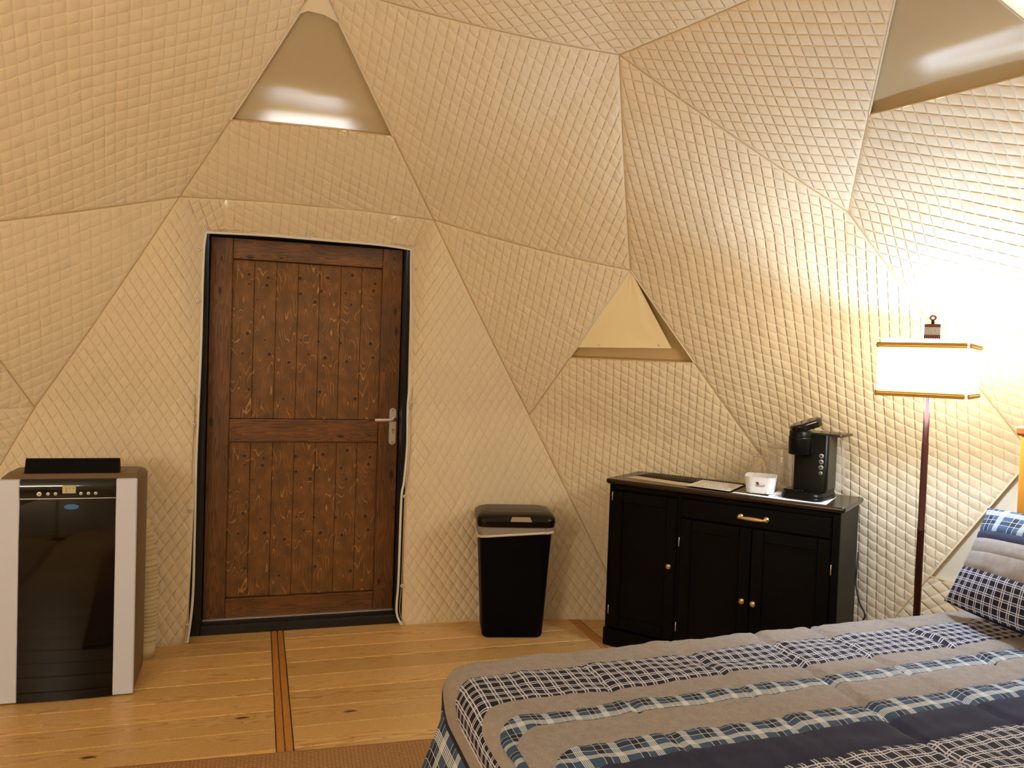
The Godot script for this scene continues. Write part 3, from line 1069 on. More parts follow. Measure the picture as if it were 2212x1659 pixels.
# ---------------------------------------------------------------- floor
func floor_() -> void:
	var f := thing("floor", "knotty yellow pine floorboards in panels with dark double joint strips", "floor", Transform3D(), "", "structure")
	box("subfloor", Vector3(0, -0.045, 0), Vector3(6.6, 0.03, 6.6), M.subfloor, f, 0.002)
	var meshes := {}
	var joints := [-3.25, -1.678, -0.108, 1.462, 3.05]
	for pnl in 4:
		var x0: float = joints[pnl] + 0.031
		var x1: float = joints[pnl + 1] - 0.031
		for k in range(-4, 35):
			var z0 := -2.541 + 0.165 * k
			if z0 > 3.0 or z0 < -3.25: continue
			var lane := rng.randi() % 8
			var shift := (rng.randi() % 3) * 0.33
			var key := "%d_%d_%d" % [pnl, lane, int(shift * 100)]
			if not meshes.has(key): meshes[key] = board_mesh(x1 - x0 - 0.002, 0.1635, lane, shift)
			var lift := rng.randf_range(-0.0008, 0.0)
			add("floor_board", meshes[key], M.pine, f, piv((x0 + x1) / 2, lift, z0 + 0.0825))
	var strip := board_mesh(6.4, 0.0275, 3, 0.2)
	for j in [joints[1], joints[2], joints[3]]:
		for s in [-1.0, 1.0]:
			add("joint_strip", strip, M.pine_dark, f, Transform3D(Basis(Vector3.UP, PI / 2), Vector3(j + s * 0.0150, 0.0, 0)))

# a board with bevelled long edges, along x
func board_mesh(L: float, W: float, lane: int, shift: float) -> ArrayMesh:
	var prof := [Vector2(-W / 2, -0.03), Vector2(-W / 2, -0.004), Vector2(-W / 2 + 0.0035, 0), Vector2(W / 2 - 0.0035, 0), Vector2(W / 2, -0.004), Vector2(W / 2, -0.03)]
	var vs3 := PackedVector3Array()
	var ns := PackedVector3Array()
	var uv := PackedVector2Array()
	for i in prof.size() - 1:
		var a: Vector2 = prof[i]
		var b: Vector2 = prof[i + 1]
		var n := Vector3(0, b.x - a.x, -(b.y - a.y)).normalized()
		var c := [Vector3(-L / 2, a.y, a.x), Vector3(-L / 2, b.y, b.x), Vector3(L / 2, b.y, b.x), Vector3(L / 2, a.y, a.x)]
		for q in [0, 2, 1, 0, 3, 2]:
			vs3.append(c[q])
			ns.append(n)
			uv.append(Vector2(shift + (c[q].x + L / 2) / 2.0, (lane + clampf(c[q].z / W + 0.5, 0.02, 0.98)) / 8.0))
	for e in [-1.0, 1.0]:
		var c := [Vector3(e * L / 2, -0.03, -W / 2), Vector3(e * L / 2, -0.002, -W / 2), Vector3(e * L / 2, -0.002, W / 2), Vector3(e * L / 2, -0.03, W / 2)]
		for q in ([0, 2, 1, 0, 3, 2] if e < 0 else [0, 1, 2, 0, 2, 3]):
			vs3.append(c[q])
			ns.append(Vector3(e, 0, 0))
			uv.append(Vector2(shift, (lane + 0.5) / 8.0))
	# put the face order right: Godot's front faces run clockwise
	for i in range(0, vs3.size(), 3):
		if (vs3[i + 2] - vs3[i]).cross(vs3[i + 1] - vs3[i]).dot(ns[i]) < 0:
			var t := vs3[i + 1]
			vs3[i + 1] = vs3[i + 2]
			vs3[i + 2] = t
			var tu := uv[i + 1]
			uv[i + 1] = uv[i + 2]
			uv[i + 2] = tu
	var arr := []
	arr.resize(Mesh.ARRAY_MAX)
	arr[Mesh.ARRAY_VERTEX] = vs3
	arr[Mesh.ARRAY_NORMAL] = ns
	arr[Mesh.ARRAY_TEX_UV] = uv
	var am := ArrayMesh.new()
	am.add_surface_from_arrays(Mesh.PRIMITIVE_TRIANGLES, arr)
	return am

# ---------------------------------------------------------------- door
func door() -> void:
	var d := thing("door_1", "brown stained wooden plank door in a black frame", "door", Transform3D(), "", "structure")
	var fr := add("door_frame", ArrayMesh.new(), M.black_frame, d)
	fr.mesh = null
	var st := begin()
	cbox(st, Vector3(-0.533, 1.02, -2.725), Vector3(0.115, 2.10, 0.13), 0.004)
	cbox(st, Vector3(0.556, 1.02, -2.725), Vector3(0.115, 2.10, 0.13), 0.004)
	cbox(st, Vector3(0.011, 2.045, -2.725), Vector3(1.0, 0.10, 0.13), 0.004)
	fr.mesh = finish(st).commit()
	st = begin()
	cbox(st, Vector3(0.011, 0.02, -2.715), Vector3(0.976, 0.05, 0.11), 0.004)
	commit("threshold", finish(st), M.black_frame, d)
	box("light_gap_strip", Vector3(0.011, 0.047, -2.752), Vector3(0.968, 0.006, 0.02), M.alu, d, 0.001)  # pale strip standing in for the line of light under the leaf
	box("door_backing", Vector3(0.011, 1.02, -2.835), Vector3(1.2, 2.12, 0.02), M.gap, d, 0.002)
	var leaf := Node3D.new()
	leaf.name = "door_leaf"
	d.add_child(leaf)
	leaf.position = Vector3(0.0115, 0, -2.76)
	var th := 0.042
	var zc := -th / 2
	# stiles
	wood_box("stile", Vector3(-0.4305, 1.008, zc), Vector3(0.105, 1.955, th), M.stile, leaf, 0.003, 1, 0.0, 0.1, 2.0, 0.25)
	wood_box("stile", Vector3(0.4305, 1.008, zc), Vector3(0.105, 1.955, th), M.stile, leaf, 0.003, 1, 0.35, 0.52, 2.0, 0.25)
	for mi in leaf.get_children(): swap_uv(mi)
	for rl in [[0.086, 0.117, 0.1], [1.0115, 0.117, 0.55], [1.934, 0.103, 0.8]]:
		var o := wood_box("rail", Vector3(0, rl[0], zc - 0.001), Vector3(0.754, rl[1], th - 0.002), M.stile, leaf, 0.003, 0, rl[2], 0.3 * rl[2], 1.9, 0.25)
		swap_uv(o)
	# seven planks in each panel
	for pn in [[0.147, 0.951], [1.072, 1.881]]:
		for k in 7:
			var w := 0.760 / 7.0
			var x := -0.380 + w * (k + 0.5)
			var hgt: float = pn[1] - pn[0]
			wood_box("plank", Vector3(x, (pn[0] + pn[1]) / 2, zc - 0.012), Vector3(w - 0.0012, hgt, 0.014), M.plank, leaf, 0.0022, 0, k / 7.0, 0.0 if pn[0] < 1 else 0.0, 0.76, hgt)
	# handle plate with lever and lock
	st = begin()
	var pl := []
	for p in rrect(0.036, 0.196, 0.017, 6): pl.append(p)
	prism(st, PackedVector2Array(pl), 0.0, 0.008)
	commit("handle_plate", finish(st), M.alu, leaf, Transform3D(Basis(), Vector3(0.453, 1.04, 0)))
	var lv := smooth_path([Vector3(0.458, 1.078, 0.006), Vector3(0.458, 1.078, 0.032), Vector3(0.452, 1.078, 0.046), Vector3(0.436, 1.077, 0.052), Vector3(0.40, 1.076, 0.052), Vector3(0.352, 1.075, 0.051)], 0.006)
	cord("lever", lv, 0.0088, M.brushed, leaf, 14)
	commit("lever_collar", lathe_smooth([Vector2(0.0, 0), Vector2(0.0125, 0), Vector2(0.0125, 0.012), Vector2(0, 0.012)], 18), M.brushed, leaf, Transform3D(Basis(Vector3.RIGHT, PI / 2), Vector3(0.458, 1.078, 0.007)))
	st = begin()
	lathe(st, [Vector2(0, 0), Vector2(0.0085, 0), Vector2(0.0085, 0.004), Vector2(0, 0.004)], 16, Transform3D(Basis(Vector3.RIGHT, PI / 2), Vector3(0, 0.006, 0)))
	cbox(st, Vector3(0, -0.006, 0.002), Vector3(0.0085, 0.022, 0.004), 0.001)
	var lock := commit("lock_cylinder", finish(st), M.brass, leaf, Transform3D(Basis(), Vector3(0.456, 1.015, 0.008)))
	lock.set_meta("label", "brass key cylinder")
	box("keyhole", Vector3(0.456, 1.02, 0.0125), Vector3(0.002, 0.009, 0.002), M.gap, leaf, 0.0003)
	for y in [1.127, 0.953]:
		commit("screw", lathe_smooth([Vector2(0, 0), Vector2(0.003, 0), Vector2(0.0025, 0.0015), Vector2(0, 0.002)], 10), M.dark_metal, leaf, Transform3D(Basis(Vector3.RIGHT, PI / 2), Vector3(0.453, y, 0.008)))

func swap_uv(mi: MeshInstance3D) -> void:
	var arr := (mi.mesh as ArrayMesh).surface_get_arrays(0)
	var uv: PackedVector2Array = arr[Mesh.ARRAY_TEX_UV]
	for i in uv.size(): uv[i] = Vector2(uv[i].y, uv[i].x)
	arr[Mesh.ARRAY_TEX_UV] = uv
	var am := ArrayMesh.new()
	am.add_surface_from_arrays(Mesh.PRIMITIVE_TRIANGLES, arr)
	mi.mesh = am

# ---------------------------------------------------------------- portable air conditioner
func air_conditioner() -> void:
	var t := thing("portable_air_conditioner", "portable air conditioner with a glossy black front between silver side panels", "air conditioner", piv(-0.937, 0, -1.997))
	var st := begin()
	loft(st, [[0.004, 0.488, 0.30, 0.012, 0, -0.165], [0.02, 0.494, 0.31, 0.014, 0, -0.165], [0.872, 0.502, 0.30, 0.014, 0, -0.165], [0.89, 0.49, 0.255, 0.02, 0, -0.160], [0.902, 0.47, 0.20, 0.03, 0, -0.155]], true, true, 5)
	commit("casing", finish(st), M.ac_case, t)
	st = begin()
	cbox(st, Vector3(-0.2095, 0.446, -0.005), Vector3(0.077, 0.882, 0.022), 0.003)
	commit("silver_panel", finish(st), M.silver, t)
	st = begin()
	cbox(st, Vector3(0.2095, 0.446, -0.005), Vector3(0.077, 0.882, 0.022), 0.003)
	commit("silver_panel", finish(st), M.silver, t)
	# gently hollowed glossy front
	var f := func(u: float, v: float) -> Vector3:
		return Vector3((u - 0.5) * 0.341, 0.004 + v * 0.806, 0.006 - 0.012 * pow(maxf(0.0, v - 0.78) / 0.22, 2.0) * 0.8 + 0.004 * sin(PI * u))
	st = SurfaceTool.new()
	var front := add("front_panel", grid(16, 40, f, func(u: float, v: float) -> Vector2: return Vector2(u, v)), M.gloss_black, t)
	box("front_panel_body", Vector3(0, 0.445, -0.012), Vector3(0.341, 0.882, 0.022), M.gloss_black, t, 0.002)
	var g := func(u: float, v: float) -> Vector3:
		return Vector3((u - 0.5) * 0.341, 0.812 + v * 0.074, 0.003 + 0.006 * sin(PI * v) - 0.003 * v)
	add("control_panel", grid(10, 10, g, func(u: float, v: float) -> Vector2: return Vector2(u, v)), M.gloss_black, t)
	cord("panel_rim", [Vector3(-0.17, 0.811, 0.004), Vector3(0, 0.811, 0.007), Vector3(0.17, 0.811, 0.004)], 0.0022, M.brushed, t, 6)
	var lcd := box("display", Vector3(0.003, 0.848, 0.009), Vector3(0.048, 0.032, 0.003), M.lcd, t, 0.001)
	for k in [[-0.012, 0.006], [0.0, 0.006], [0.014, 0.006], [-0.012, -0.004]]:
		box("segment", Vector3(k[0], k[1], 0.0017), Vector3(0.007, 0.0016, 0.0006), M.lcd_ink, lcd, 0.0002)
		box("segment", Vector3(k[0] + 0.003, k[1] - 0.003, 0.0017), Vector3(0.0014, 0.007, 0.0006), M.lcd_ink, lcd, 0.0002)
	for b in [[-0.102, 0.0078], [-0.071, 0.0056], [-0.045, 0.0056], [0.045, 0.0056], [0.072, 0.0056], [0.098, 0.0056]]:
		var o := commit("button", lathe_smooth([Vector2(0, 0), Vector2(b[1] * 1.15, 0), Vector2(b[1] * 1.1, 0.003), Vector2(b[1] * 0.75, 0.004), Vector2(0, 0.003)], 16), M.button, t, Transform3D(Basis(Vector3.RIGHT, PI / 2), Vector3(b[0], 0.831, 0.008)))
		commit("symbol", lathe_smooth([Vector2(0, 0), Vector2(b[1] * 0.45, 0), Vector2(b[1] * 0.4, 0.001), Vector2(0, 0.0012)], 10), M.lcd_ink, o, Transform3D(Basis(), Vector3(0, 0.0032, 0)))
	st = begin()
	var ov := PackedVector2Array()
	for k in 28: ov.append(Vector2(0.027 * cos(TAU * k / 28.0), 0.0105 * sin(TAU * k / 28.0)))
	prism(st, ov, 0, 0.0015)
	commit("blue_oval", finish(st), M.blue_oval, t, piv(0.012, 0.778, 0.0062))  # flat blue oval on the glossy front panel
	# raised louvre over the outlet
	var flap := Node3D.new()
	flap.name = "louvre"
	t.add_child(flap)
	flap.position = Vector3(0, 0.885, -0.10)
	st = begin()
	var pr := PackedVector2Array([Vector2(0.015, 0.0), Vector2(-0.012, 0.075), Vector2(-0.022, 0.073), Vector2(-0.05, 0.0)])
	prism(st, pr, -0.171, 0.171, Transform3D(Basis(Vector3.UP, PI / 2), Vector3()))
	commit("louvre_body", finish(st), M.black_plastic, flap)
	for y in [0.026, 0.052]:
		box("slat", Vector3(0, y, 0.0145 - y * 0.36), Vector3(0.338, 0.003, 0.007), M.gloss_black, flap, 0.001)
	box("outlet_rim", Vector3(0, 0.016, -0.015), Vector3(0.37, 0.008, 0.075), M.ac_case, flap, 0.002)
	# ribbed exhaust hose behind it, elbow first
	var hp := smooth_path([Vector3(0.16, 0.60, -0.32), Vector3(0.18, 0.615, -0.40), Vector3(0.205, 0.60, -0.432), Vector3(0.225, 0.53, -0.436), Vector3(0.236, 0.40, -0.436), Vector3(0.238, 0.20, -0.438), Vector3(0.232, 0.06, -0.44)], 0.005)
	st = begin()
	var rings := []
	for i in hp.size():
		var a: Vector3 = hp[maxi(i - 1, 0)]
		var b: Vector3 = hp[mini(i + 1, hp.size() - 1)]
		var tt := (b - a).normalized()
		var x := Vector3(0, 0, 1)
		x = (x - tt * x.dot(tt)).normalized()
		var y := tt.cross(x)
		var r := 0.046 + (0.009 * cos(TAU * i / 6.0) if i > 26 else 0.008 * (1.0 - i / 40.0))
		var ring := []
		for k in 22: ring.append(hp[i] + (x * cos(TAU * k / 22.0) + y * sin(TAU * k / 22.0)) * r)
		rings.append(ring)
	for i in rings.size() - 1:
		for k in 22: quad(st, rings[i][k], rings[i][(k + 1) % 22], rings[i + 1][(k + 1) % 22], rings[i + 1][k], 1)
	commit("exhaust_hose", finish(st), M.hose, t)
	commit("hose_cuff", lathe_smooth([Vector2(0.044, 0), Vector2(0.05, 0), Vector2(0.05, 0.065), Vector2(0.044, 0.066)], 24), M.hose, t, piv(0.232, 0.0, -0.44))

# ---------------------------------------------------------------- waste bin
func waste_bin() -> void:
	var xf := piv(1.062, 0, -2.425, deg_to_rad(-11.8))
	var t := thing("waste_bin", "tall black plastic waste bin with a lid beside the dresser", "waste bin", xf)
	var st := begin()
	loft(st, [[0.0, 0.29, 0.21, 0.03], [0.006, 0.305, 0.225, 0.035], [0.02, 0.312, 0.232, 0.035], [0.55, 0.372, 0.272, 0.04], [0.574, 0.376, 0.275, 0.04]], true, false, 6)
	loft(st, [[0.574, 0.376, 0.275, 0.04], [0.574, 0.366, 0.265, 0.036], [0.05, 0.30, 0.22, 0.03]], false, true, 6)
	commit("body", finish(st), M.bin, t)
	st = begin()
	loft(st, [[0.574, 0.395, 0.294, 0.045], [0.60, 0.405, 0.302, 0.05], [0.622, 0.40, 0.298, 0.05], [0.636, 0.372, 0.262, 0.06, 0, -0.012], [0.642, 0.34, 0.20, 0.06, 0, -0.03]], true, true, 6)
	commit("lid", finish(st), M.lid, t)
	# the swing flap with its handle plate
	var f := func(u: float, v: float) -> Vector3:
		var y := 0.605 + 0.0405 * sin(v * PI * 0.5)
		return Vector3((u - 0.5) * (0.335 - 0.03 * v), y, 0.1535 - 0.19 * pow(v, 1.5) * 0.9)
	add("flap", grid(14, 14, f, func(u: float, v: float) -> Vector2: return Vector2(u, v)), M.lid, t)
	st = begin()
	prism(st, PackedVector2Array([Vector2(-0.054, 0), Vector2(0.056, 0), Vector2(0.045, 0.024), Vector2(-0.045, 0.024)]), 0, 0.006)
	var o := commit("handle_plate", finish(st), M.taupe, t, Transform3D(Basis(Vector3.RIGHT, -0.35), Vector3(0.02, 0.604, 0.153)))
	o.set_meta("label", "pale taupe grip in the lid")
	var b := thing("bin_liner", "clear plastic liner bag crumpled over the rim of the black waste bin", "bag", xf)
	var ring := rrect(0.384, 0.283, 0.042, 8)
	var n := ring.size()
	var g := func(u: float, v: float) -> Vector3:
		var p: Vector2 = ring[int(round(u * n)) % n]
		var slope := 0.012 * (p.x / 0.19)
		var y := lerpf(0.586, 0.536 + slope, v)
		var w := 1.0 + 0.022 * wrinkle.get_noise_2d(u * 90.0, v * 8.0 + 5.0) + 0.012 * sin(v * PI)
		return Vector3(p.x * w, y + 0.004 * wrinkle.get_noise_2d(u * 60.0, 30.0 + v * 4.0), p.y * w)
	add("film", grid(n, 6, g, func(u: float, v: float) -> Vector2: return Vector2(u, v)), M.film, b)
	var hem := []
	for k in n: hem.append(g.call(float(k) / n, 1.0) * Vector3(1.006, 1, 1.006))
	cord("rolled_hem", hem, 0.0065, M.film_hem, b, 8, true)

# ---------------------------------------------------------------- dresser and what stands on it
var DR := Transform3D()
const DW := 1.10
const DD := 0.355
const DH := 0.842

func dr(l: float, d: float, y: float) -> Vector3:      # along the front, back from the front, height, in the dresser's own axes
	return Vector3(l, y, -d)

func dresser() -> void:
	var a := deg_to_rad(52)
	var L := Vector3(cos(a), 0, sin(a))
	DR = Transform3D(Basis(L, Vector3.UP, L.cross(Vector3.UP)), Vector3(1.472, 0, -2.135))
	var t := thing("dresser", "low black wooden dresser with brass knobs and one drawer", "dresser", DR)
	var st := begin()
	cbox(st, dr(DW / 2, DD / 2 + 0.006, 0.43), Vector3(DW, 0.78, DD - 0.03), 0.003)
	cbox(st, dr(0.012, DD / 2, 0.43), Vector3(0.026, 0.80, DD), 0.003)
	cbox(st, dr(DW - 0.012, DD / 2, 0.43), Vector3(0.026, 0.80, DD), 0.003)
	commit("carcass", finish(st), M.espresso, t)
	box("plinth", dr(DW / 2, DD / 2 - 0.004, 0.045), Vector3(DW + 0.02, 0.09, DD + 0.01), M.espresso, t, 0.006)
	st = begin()
	loft(st, [[0.815, DW + 0.008, DD + 0.006, 0.004], [0.822, DW + 0.036, DD + 0.026, 0.012], [0.834, DW + 0.042, DD + 0.03, 0.014], [DH, DW + 0.032, DD + 0.022, 0.012]], true, true, 4)
	commit("dresser_top", finish(st), M.espresso_top, t, Transform3D(Basis(), dr(DW / 2, DD / 2 - 0.004, 0)))
	# face frame rails
	for r in [[0.0, 0.03], [0.362, 0.386], [DW - 0.032, DW]]:
		box("frame_post", dr((r[0] + r[1]) / 2, 0.004, 0.452), Vector3(r[1] - r[0], 0.72, 0.02), M.espresso, t, 0.002)
	box("frame_rail", dr(DW / 2, 0.006, 0.802), Vector3(DW - 0.05, 0.022, 0.016), M.espresso, t, 0.002)
	var door_at := func(l0: float, l1: float, y0: float, y1: float, knob_l: float, knob_y: float, hinge_l: float, hinge_y: Array) -> void:
		var d := Node3D.new()
		d.name = part_name(t, "cabinet_door")
		t.add_child(d, true)
		d.position = dr((l0 + l1) / 2, -0.006, (y0 + y1) / 2)
		var w := l1 - l0
		var h := y1 - y0
		var s := begin()
		for e in [[-w / 2 + 0.027, 0.0, 0.054, h], [w / 2 - 0.027, 0.0, 0.054, h], [0.0, h / 2 - 0.027, w - 0.108, 0.054], [0.0, -h / 2 + 0.027, w - 0.108, 0.054]]:
			cbox(s, Vector3(e[0], e[1], 0), Vector3(e[2], e[3], 0.018), 0.003)
		commit("door_frame", finish(s), M.espresso, d)
		box("door_panel", Vector3(0, 0, -0.004), Vector3(w - 0.10, h - 0.10, 0.008), M.espresso, d, 0.001)
		var k := commit("knob", lathe_smooth([Vector2(0.006, 0), Vector2(0.006, 0.008), Vector2(0.005, 0.012), Vector2(0.012, 0.018), Vector2(0.0135, 0.024), Vector2(0.009, 0.029), Vector2(0, 0.030)], 18), M.brass, d, Transform3D(Basis(Vector3.RIGHT, PI / 2), Vector3(knob_l - (l0 + l1) / 2, knob_y - (y0 + y1) / 2, 0.009)))
		k.set_meta("label", "round brass knob")
		for hy in hinge_y:
			commit("hinge", lathe_smooth([Vector2(0, -0.022), Vector2(0.0028, -0.022), Vector2(0.0028, 0.022), Vector2(0, 0.022)], 10), M.hinge, d, Transform3D(Basis(), Vector3(hinge_l - (l0 + l1) / 2, hy - (y0 + y1) / 2, 0.010)))
	door_at.call(0.024, 0.366, 0.10, 0.785, 0.341, 0.461, 0.021, [0.757, 0.186])
	door_at.call(0.386, 0.724, 0.10, 0.695, 0.700, 0.366, 0.382, [0.583, 0.176])
	door_at.call(0.728, 1.066, 0.10, 0.695, 0.751, 0.363, 1.072, [0.57, 0.18])
	var dw := Node3D.new()
	dw.name = "drawer"
	t.add_child(dw)
	dw.position = dr(0.726, -0.006, 0.746)
	box("drawer_front", Vector3(), Vector3(0.68, 0.088, 0.018), M.espresso, dw, 0.004)
	st = begin()
	var hx := 0.058
	for s in [-1.0, 1.0]:
		lathe(st, [Vector2(0, 0), Vector2(0.012, 0), Vector2(0.0125, 0.006), Vector2(0.006, 0.012), Vector2(0.005, 0.022), Vector2(0.008, 0.028), Vector2(0.0, 0.031)], 14, Transform3D(Basis(Vector3.RIGHT, PI / 2), Vector3(s * hx, 0, 0.008)))
	var prof := []
	for i in 13:
		var k := i / 12.0
		prof.append(Vector2(0.0032 + 0.0062 * pow(sin(PI * k), 0.6), lerpf(-hx, hx, k)))
	lathe(st, prof, 12, Transform3D(Basis(Vector3.BACK, PI / 2), Vector3(0, -0.002, 0.036)))
	var pull := commit("pull_handle", finish(st), M.brass, dw, Transform3D(Basis(), Vector3(0.006, 0.0, 0)))
	pull.set_meta("label", "brass bow pull")
	on_dresser()

func slab(called: String, pts: Array, y: float, h: float, m: Material, label: String, cat: String, uvrect := Rect2(0, 0, 1, 1)) -> MeshInstance3D:
	# a thin quadrilateral lying on the dresser top; pts in (l, d)
	var c: Array = []
	for p in pts: c.append(DR * dr(p.x, p.y, y))
	var up := Vector3(0, h, 0)
	var mid: Vector3 = (c[0] + c[1] + c[2] + c[3]) / 4.0
	mid.y = DH
	var st := begin()
	var U := [Vector2(0, 1), Vector2(1, 1), Vector2(1, 0), Vector2(0, 0)]
	for k in [[0, 1, 2], [0, 2, 3]]:
		for q in [k[0], k[2], k[1]]:
			st.set_smooth_group(-1)
			st.set_uv(uvrect.position + U[q] * uvrect.size)
			st.add_vertex(c[q] + up - mid)
		for q in [k[0], k[1], k[2]]:
			st.set_smooth_group(-1)
			st.set_uv(Vector2())
			st.add_vertex(c[q] - mid)
	for k in 4:
		var a: Vector3 = c[k] - mid
		var b: Vector3 = c[(k + 1) % 4] - mid
		for q in [a, b + up, b, a, a + up, b + up]:
			st.set_smooth_group(-1)
			st.set_uv(Vector2())
			st.add_vertex(q)
	st.generate_normals()
	var o := commit(called, st, m)
	o.position = mid
	tag(o, label, cat)
	return o

func on_dresser() -> void:
	var y := DH + 0.0004
	# dark table runner with a woven band
	var r := thing("table_runner", "dark table runner with a light dashed woven band along the back of the dresser top", "table runner", Transform3D(Basis(), DR * dr(0.30, 0.24, DH)))
	var run := slab("runner_cloth", [Vector2(0.055, 0.175), Vector2(0.58, 0.165), Vector2(0.60, 0.335), Vector2(0.075, 0.335)], y, 0.003, M.mat_dark, "", "")
	var band := slab("woven_band", [Vector2(0.07, 0.235), Vector2(0.585, 0.225), Vector2(0.597, 0.33), Vector2(0.083, 0.33)], y + 0.003, 0.0012, M.mat_weave, "", "", Rect2(0, 0, 6, 1.6))
	for o in [run, band]:
		var g: Transform3D = o.transform
		remove_child(o)
		r.add_child(o)
		o.transform = r.transform.affine_inverse() * g
		o.remove_meta("label") if o.has_meta("label") else null
	slab("paper_sheet", [Vector2(0.042, 0.085), Vector2(0.40, 0.04), Vector2(0.42, 0.125), Vector2(0.065, 0.17)], y + 0.0002, 0.0012, M.sheet, "narrow tan paper strip lying in front of the dark runner on the dresser", "paper")
	slab("paper_sheet", [Vector2(0.385, 0.035), Vector2(0.605, 0.02), Vector2(0.59, 0.26), Vector2(0.375, 0.27)], y + 0.0046, 0.0012, M.paper, "printed white sheet of paper left of the white caddy on the dresser", "paper")
	slab("paper_sheet", [Vector2(0.775, -0.002), Vector2(1.035, 0.008), Vector2(1.02, 0.262), Vector2(0.76, 0.25)], y, 0.0012, M.paper2, "white printed sheet under the coffee maker on the dresser", "paper")
	slab("paper_sheet", [Vector2(0.62, 0.004), Vector2(0.838, -0.008), Vector2(0.84, 0.03), Vector2(0.62, 0.04)], y + 0.0014, 0.0012, M.sheet_white, "folded white sheet at the front edge of the dresser below the caddy", "paper")
	# white caddy with two oval grips
	var cx := DR * piv(0.713, DH + 0.003, -0.132, deg_to_rad(14))
	var t := thing("caddy", "small white plastic caddy with oval grip holes on the dresser", "caddy", cx)
	var rows := [[0.0, 0.118, 0.142, 0.03], [0.008, 0.128, 0.152, 0.035], [0.078, 0.142, 0.168, 0.035]]
	var st := begin()
	loft(st, [[0.0, 0.116, 0.14, 0.03], [0.004, 0.122, 0.148, 0.032]], true, false, 6)
	loft(st, [[0.004, 0.11, 0.134, 0.028], [0.0039, 0.108, 0.132, 0.028]], false, true, 6)
	commit("caddy_base", finish(st), M.caddy, t)
	# walls as a strip with the two holes left open
	st = begin()
	var per := 8
	var lo := rrect(0.122, 0.148, 0.032, per)
	var hi := rrect(0.142, 0.168, 0.035, per)
	var loi := rrect(0.116, 0.142, 0.030, per)
	var hii := rrect(0.136, 0.162, 0.033, per)
	var N := lo.size()
	var pt := func(k: int, v: float, inner: bool) -> Vector3:
		var q: Vector2 = (loi if inner else lo)[k % N].lerp((hii if inner else hi)[k % N], v)
		return Vector3(q.x, lerpf(0.003, 0.078, v), q.y)
	for k in N:
		var p: Vector2 = lo[k]
		var q: Vector2 = lo[(k + 1) % N]
		var long_end := absf(p.y - q.y) < 0.002 and absf(p.x - q.x) > 0.03   # the flat of a short side
		if not long_end:
			quad(st, pt.call(k, 0, false), pt.call(k + 1, 0, false), pt.call(k + 1, 1, false), pt.call(k, 1, false), 1)
			quad(st, pt.call(k + 1, 0, true), pt.call(k, 0, true), pt.call(k, 1, true), pt.call(k + 1, 1, true), 2)
		else:                          # short side with an oval hole
			var m := 28
			for inner in [false, true]:
				var A: Vector3 = pt.call(k, 0, inner)
				var B: Vector3 = pt.call(k + 1, 0, inner)
				var C: Vector3 = pt.call(k + 1, 1, inner)
				var D: Vector3 = pt.call(k, 1, inner)
				var S := func(u: float, v: float) -> Vector3: return A.lerp(B, u).lerp(D.lerp(C, u), v)
				for e in m:
					var q0 := hole_pair(e, m)
					var q1 := hole_pair(e + 1, m)
					var a: Vector3 = S.call(q0[0].x, q0[0].y)
					var b: Vector3 = S.call(q1[0].x, q1[0].y)
					var c: Vector3 = S.call(q1[1].x, q1[1].y)
					var d: Vector3 = S.call(q0[1].x, q0[1].y)
					if inner: quad(st, a, d, c, b)
					else: quad(st, a, b, c, d)
			var S0 := func(u: float, v: float, inner: bool) -> Vector3:
				return (pt.call(k, 0, inner) as Vector3).lerp(pt.call(k + 1, 0, inner), u).lerp((pt.call(k, 1, inner) as Vector3).lerp(pt.call(k + 1, 1, inner), u), v)
			for e in m:
				var q0 := hole_pair(e, m)
				var q1 := hole_pair(e + 1, m)
				quad(st, S0.call(q0[0].x, q0[0].y, false), S0.call(q0[0].x, q0[0].y, true), S0.call(q1[0].x, q1[0].y, true), S0.call(q1[0].x, q1[0].y, false), 4)
		quad(st, pt.call(k, 1, false), pt.call(k + 1, 1, false), pt.call(k + 1, 1, true), pt.call(k, 1, true), 3)
	commit("caddy_wall", finish(st), M.caddy, t)
	# sachets in it
	for s in [[0.0, 0.028, 0.02, 0.3]]:
		var o := thing("sachet", "", "sachet", cx * Transform3D(Basis(Vector3.UP, s[3]) * Basis(Vector3.RIGHT, 0.35), Vector3(s[0], s[1] + 0.012, s[2])))
		var so := begin()
		loft(so, [[-0.004, 0.055, 0.04, 0.004], [0.0, 0.062, 0.046, 0.004], [0.004, 0.055, 0.04, 0.004]], true, true, 3)
		commit("packet", finish(so), M.sachet, o)
		box("printed_band", Vector3(-0.016, 0.0042, 0), Vector3(0.012, 0.0012, 0.036), M.red, o, 0.0003)
		o.set_meta("label", "white sachet with a dark red band in the white caddy")
	coffee_maker()
	# clear pitcher behind the caddy
	var p := thing("pitcher", "clear plastic pitcher with a slim handle beside the coffee maker", "pitcher", DR * piv(0.752, DH, -0.283))
	commit("vessel", lathe_smooth([Vector2(0, 0.004), Vector2(0.052, 0.004), Vector2(0.056, 0.012), Vector2(0.060, 0.19), Vector2(0.061, 0.205), Vector2(0.058, 0.205), Vector2(0.057, 0.19), Vector2(0.053, 0.014), Vector2(0, 0.010)], 36), M.glass, p)
	var rim := []
	for k in 36: rim.append(Vector3(0.0605 * cos(TAU * k / 36), 0.205, 0.0605 * sin(TAU * k / 36)))
	cord("rim", rim, 0.0026, M.glass_edge, p, 8, true)
	commit("pitcher_lid", lathe_smooth([Vector2(0.058, 0.206), Vector2(0.054, 0.212), Vector2(0.04, 0.216), Vector2(0, 0.217)], 30), M.glass_edge, p)
